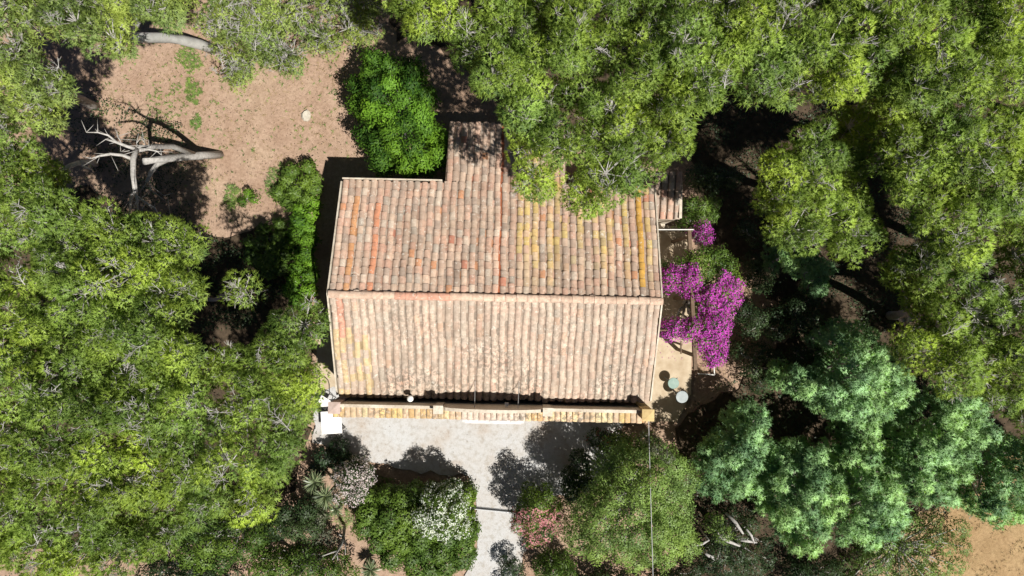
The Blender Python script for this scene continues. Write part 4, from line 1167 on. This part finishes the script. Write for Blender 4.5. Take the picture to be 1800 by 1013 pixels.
# white square table, chair with a black tube frame
wt = empty('garden_table', P(592, 736, 0), 'white square garden table at the corner of the drive', 'table')
wt.rotation_euler = (0, 0, 0.06)
mb = MB(); mb.box(-0.36, 0.36, -0.40, 0.40, 0.72, 0.75); mb.build('tabletop', M['white_paint'], wt, Vector((0, 0, 0)))
for i in (-1, 1):
    for j in (-1, 1):
        mb = MB(); mb.tube([(i*0.31, j*0.35, 0.0), (i*0.30, j*0.34, 0.718)], 0.02, 6); mb.build('leg', M['white_paint'], wt, Vector((0, 0, 0)))
for q in range(4):
    pass
ch = empty('garden_chair', P(575, 704, 0), 'white garden chair with looped black tube frame beside the pines', 'chair')
ch.rotation_euler = (0, 0, math.radians(-32))
mb = MB(); mb.box(-0.20, 0.20, -0.20, 0.18, 0.42, 0.45); mb.build('seat', M['white_paint'], ch, Vector((0, 0, 0)))
mb = MB(); mb.tube([(-0.21, -0.24, 0.43), (-0.21, 0.20, 0.46), (-0.22, 0.46, 0.82), (-0.17, 0.54, 0.92), (0, 0.58, 0.96), (0.17, 0.54, 0.92), (0.22, 0.46, 0.82), (0.21, 0.20, 0.46), (0.21, -0.24, 0.43)], 0.016, 7)
mb.build('back_frame', M['black_metal'], ch, Vector((0, 0, 0)))
mb = MB(); mb.tube([(-0.205, -0.23, 0.44), (0.205, -0.23, 0.44)], 0.018, 7); mb.build('front_rail', M['black_metal'], ch, Vector((0, 0, 0)))
for i in (-1, 1):
    mb = MB(); mb.tube([(i*0.21, -0.22, 0.43), (i*0.22, -0.28, 0.0)], 0.014, 6); mb.build('leg', M['black_metal'], ch, Vector((0, 0, 0)))
    mb = MB(); mb.tube([(i*0.21, 0.20, 0.45), (i*0.22, 0.28, 0.0)], 0.014, 6); mb.build('leg', M['black_metal'], ch, Vector((0, 0, 0)))

# gate rail across the drive, white edging, stone, cable
A, B = P(828, 893, 0.06), P(908, 901, 0.06)
gr = empty('gate_rail', (A + B) / 2, 'grey steel gate rail set across the drive', 'gate rail')
gr.location.z = 0.02
d = B - A; L = d.length
gr.rotation_euler = (0, 0, math.atan2(d.y, d.x))
mb = MB(); mb.box(-L/2, L/2, -0.055, 0.055, 0.0, 0.025); mb.build('base_plate', M['steel'], gr, Vector((0, 0, 0)))
mb = MB(); mb.tube([(-L/2, 0.01, 0.05), (L/2, 0.01, 0.05)], 0.028, 8); mb.build('rail', M['black_metal'], gr, Vector((0, 0, 0)))
mb = MB()
for a_, b_ in (((1228, 657), (1256, 659)), ((1254, 636), (1256, 659))):
    A, B = P(*a_, 0.1), P(*b_, 0.1); mb.tube([A, B], 0.022, 6)
for q in ((1228, 657), (1256, 659), (1254, 636)):
    A = P(*q, 0.1); mb.tube([(A.x, A.y, -0.05), A], 0.02, 6)
o = mb.build('edging', M['white_paint']); tag(o, 'thin white corner edging around the sunny soil patch', 'edging')
cable = MB()
A, B = P(1140, 738, 3.35), P(1152, 1150, 7.0)
cable.tube([A.lerp(B, u) - Vector((0, 0, 0.02 * 4 * u * (1-u))) for u in np.linspace(0, 1, 12)], 0.011, 6)
tag(cable.build('overhead_cable', M['wire']), 'thin pale overhead cable running from the parapet corner to the bottom edge', 'cable')
sr_ = random.Random(3)
mb = MB(); c = P(539, 204, 0.0)
prof = [(0.0, 0.001)]
vs = []; nn_ = 9
for ring, (rr_, zz) in enumerate(((0.20, -0.05), (0.215, 0.05), (0.15, 0.13))):
    for k in range(nn_):
        a_ = 2*math.pi*k/nn_; q = rr_ * sr_.uniform(0.8, 1.15)
        vs.append((c.x + q*math.cos(a_)*0.8, c.y + q*math.sin(a_), zz + sr_.uniform(-.02, .02)))
fs = [(i*nn_+k, i*nn_+(k+1) % nn_, (i+1)*nn_+(k+1) % nn_, (i+1)*nn_+k) for i in range(2) for k in range(nn_)] + [tuple(2*nn_ + k for k in range(nn_))]
mb.add(vs, fs)
tag(mb.build('boulder', M['stone']), 'single whitish boulder on the bare clearing', 'stone')

# ------------------------------------------------------------------ ground cover (nobody could count these)
def scatter(name, polys, n_, kind, style, L, W, seed, zmax=0.03, clump=0.0, nb=6, tl=(0.1, 0.9)):
    r = np.random.default_rng(seed); parts = []
    for poly, share in polys:
        pa = np.array(poly, float); lo, hi = pa.min(0), pa.max(0)
        c = r.uniform(lo, hi, (int(n_ * share * 3), 2)); c = c[inside(poly, c[:, 0], c[:, 1])][: int(n_ * share)]
        if clump:
            s = np.sin(c[:, 0]*0.045 + 1.7) * np.sin(c[:, 1]*0.06 + 0.4) + 0.6*np.sin(c[:, 0]*0.11 + c[:, 1]*0.13)
            c = c[s + r.normal(size=len(c)) * 0.4 > clump]
        p = Pn(c, np.zeros(len(c))); p[:, 2] = r.uniform(-0.02, zmax, len(c))
        nr = np.tile(np.array([[0, 0, 1.0]]), (len(c), 1))
        tn = r.uniform(*tl, len(c))
        parts.append(blades(p, nr, tn, nb, L, W, 0.9, r) if style == 'blade' else leaves(p, unit(nr + r.normal(size=nr.shape)*0.5), tn, L, W, r))
    V, T, C, NV = join(parts)
    return tag(link(name, mesh_np(name, V, T, C, NV=NV), M[kind]), kind='stuff')
clear = [(120, 150), (200, 90), (260, 30), (360, 20), (420, 130), (560, 110), (620, 90), (610, 260), (640, 275), (560, 285), (500, 300), (480, 390), (340, 400), (300, 300), (160, 200)]
scatter('dry_grass', [(clear, 0.5), ([(1660, 880), (1890, 880), (1890, 1080), (1660, 1080)], 0.6), ([(1220, 600), (1330, 620), (1330, 700), (1220, 700)], 0.06), ([(1290, 500), (1420, 500), (1420, 560), (1290, 560)], 0.1), ([(560, 895), (700, 920), (760, 1013), (560, 1013)], 0.1)], 3600, 'straw', 'blade', 0.10, 0.010, 301, clump=0.25)
def blob(cx, cy, rx, ry, seed):
    q = random.Random(seed); return [(cx + rx*math.cos(a_)*q.uniform(.6, 1.2), cy + ry*math.sin(a_)*q.uniform(.6, 1.2)) for a_ in np.linspace(0, 2*math.pi, 12)[:-1]]
scatter('weeds', [(blob(335, 105, 26, 26, 1), 0.13), (blob(340, 160, 16, 26, 2), 0.09), (blob(346, 216, 10, 14, 3), 0.05), (blob(410, 348, 20, 24, 4), 0.10), (clear, 0.22), (blob(488, 320, 22, 34, 5), 0.14), (blob(605, 900, 45, 30, 6), 0.12), (blob(655, 850, 40, 18, 7), 0.10), (blob(300, 180, 60, 40, 8), 0.06)], 1500, 'olive', 'blade', 0.11, 0.018, 302, nb=7)
scatter('undergrowth', [([(0, 250), (330, 380), (560, 560), (560, 780), (500, 900), (0, 1013)], 0.5), ([(700, 30), (1200, 30), (1220, 200), (1100, 300), (920, 200), (780, 90)], 0.2), ([(1560, 0), (1800, 0), (1800, 720), (1560, 500)], 0.4), ([(1200, 170), (1600, 170), (1620, 700), (1390, 640), (1330, 480), (1230, 330)], 1.0), ([(1220, 680), (1800, 560), (1720, 900), (1400, 1040), (1180, 1040)], 0.9), ([(340, 400), (520, 480), (520, 580), (340, 580)], 0.3), ([(100, 150), (330, 220), (340, 400), (200, 400)], 0.25)], 15000, 'dark', 'leaf', 0.09, 0.045, 303, zmax=0.45, clump=-0.1, tl=(0.0, 0.6))  # understory, thickened with dark leaves so the canopy gaps go black
scatter('leaf_litter', [(clear, 0.5), ([(1150, 600), (1330, 600), (1330, 700), (1150, 750)], 0.12), ([(560, 740), (1010, 740), (1000, 870), (840, 1013), (600, 820)], 0.08), ([(600, 660), (1140, 660), (1140, 705), (600, 700)], 0.0)], 2600, 'brown_leaf', 'leaf', 0.05, 0.02, 304, zmax=0.035, tl=(0, 1))
scatter('fallen_bracts', [(blob(1235, 600, 60, 60, 9), 0.6), (blob(1185, 620, 30, 20, 10), 0.4)], 160, 'magenta', 'leaf', 0.04, 0.03, 305, zmax=0.07)
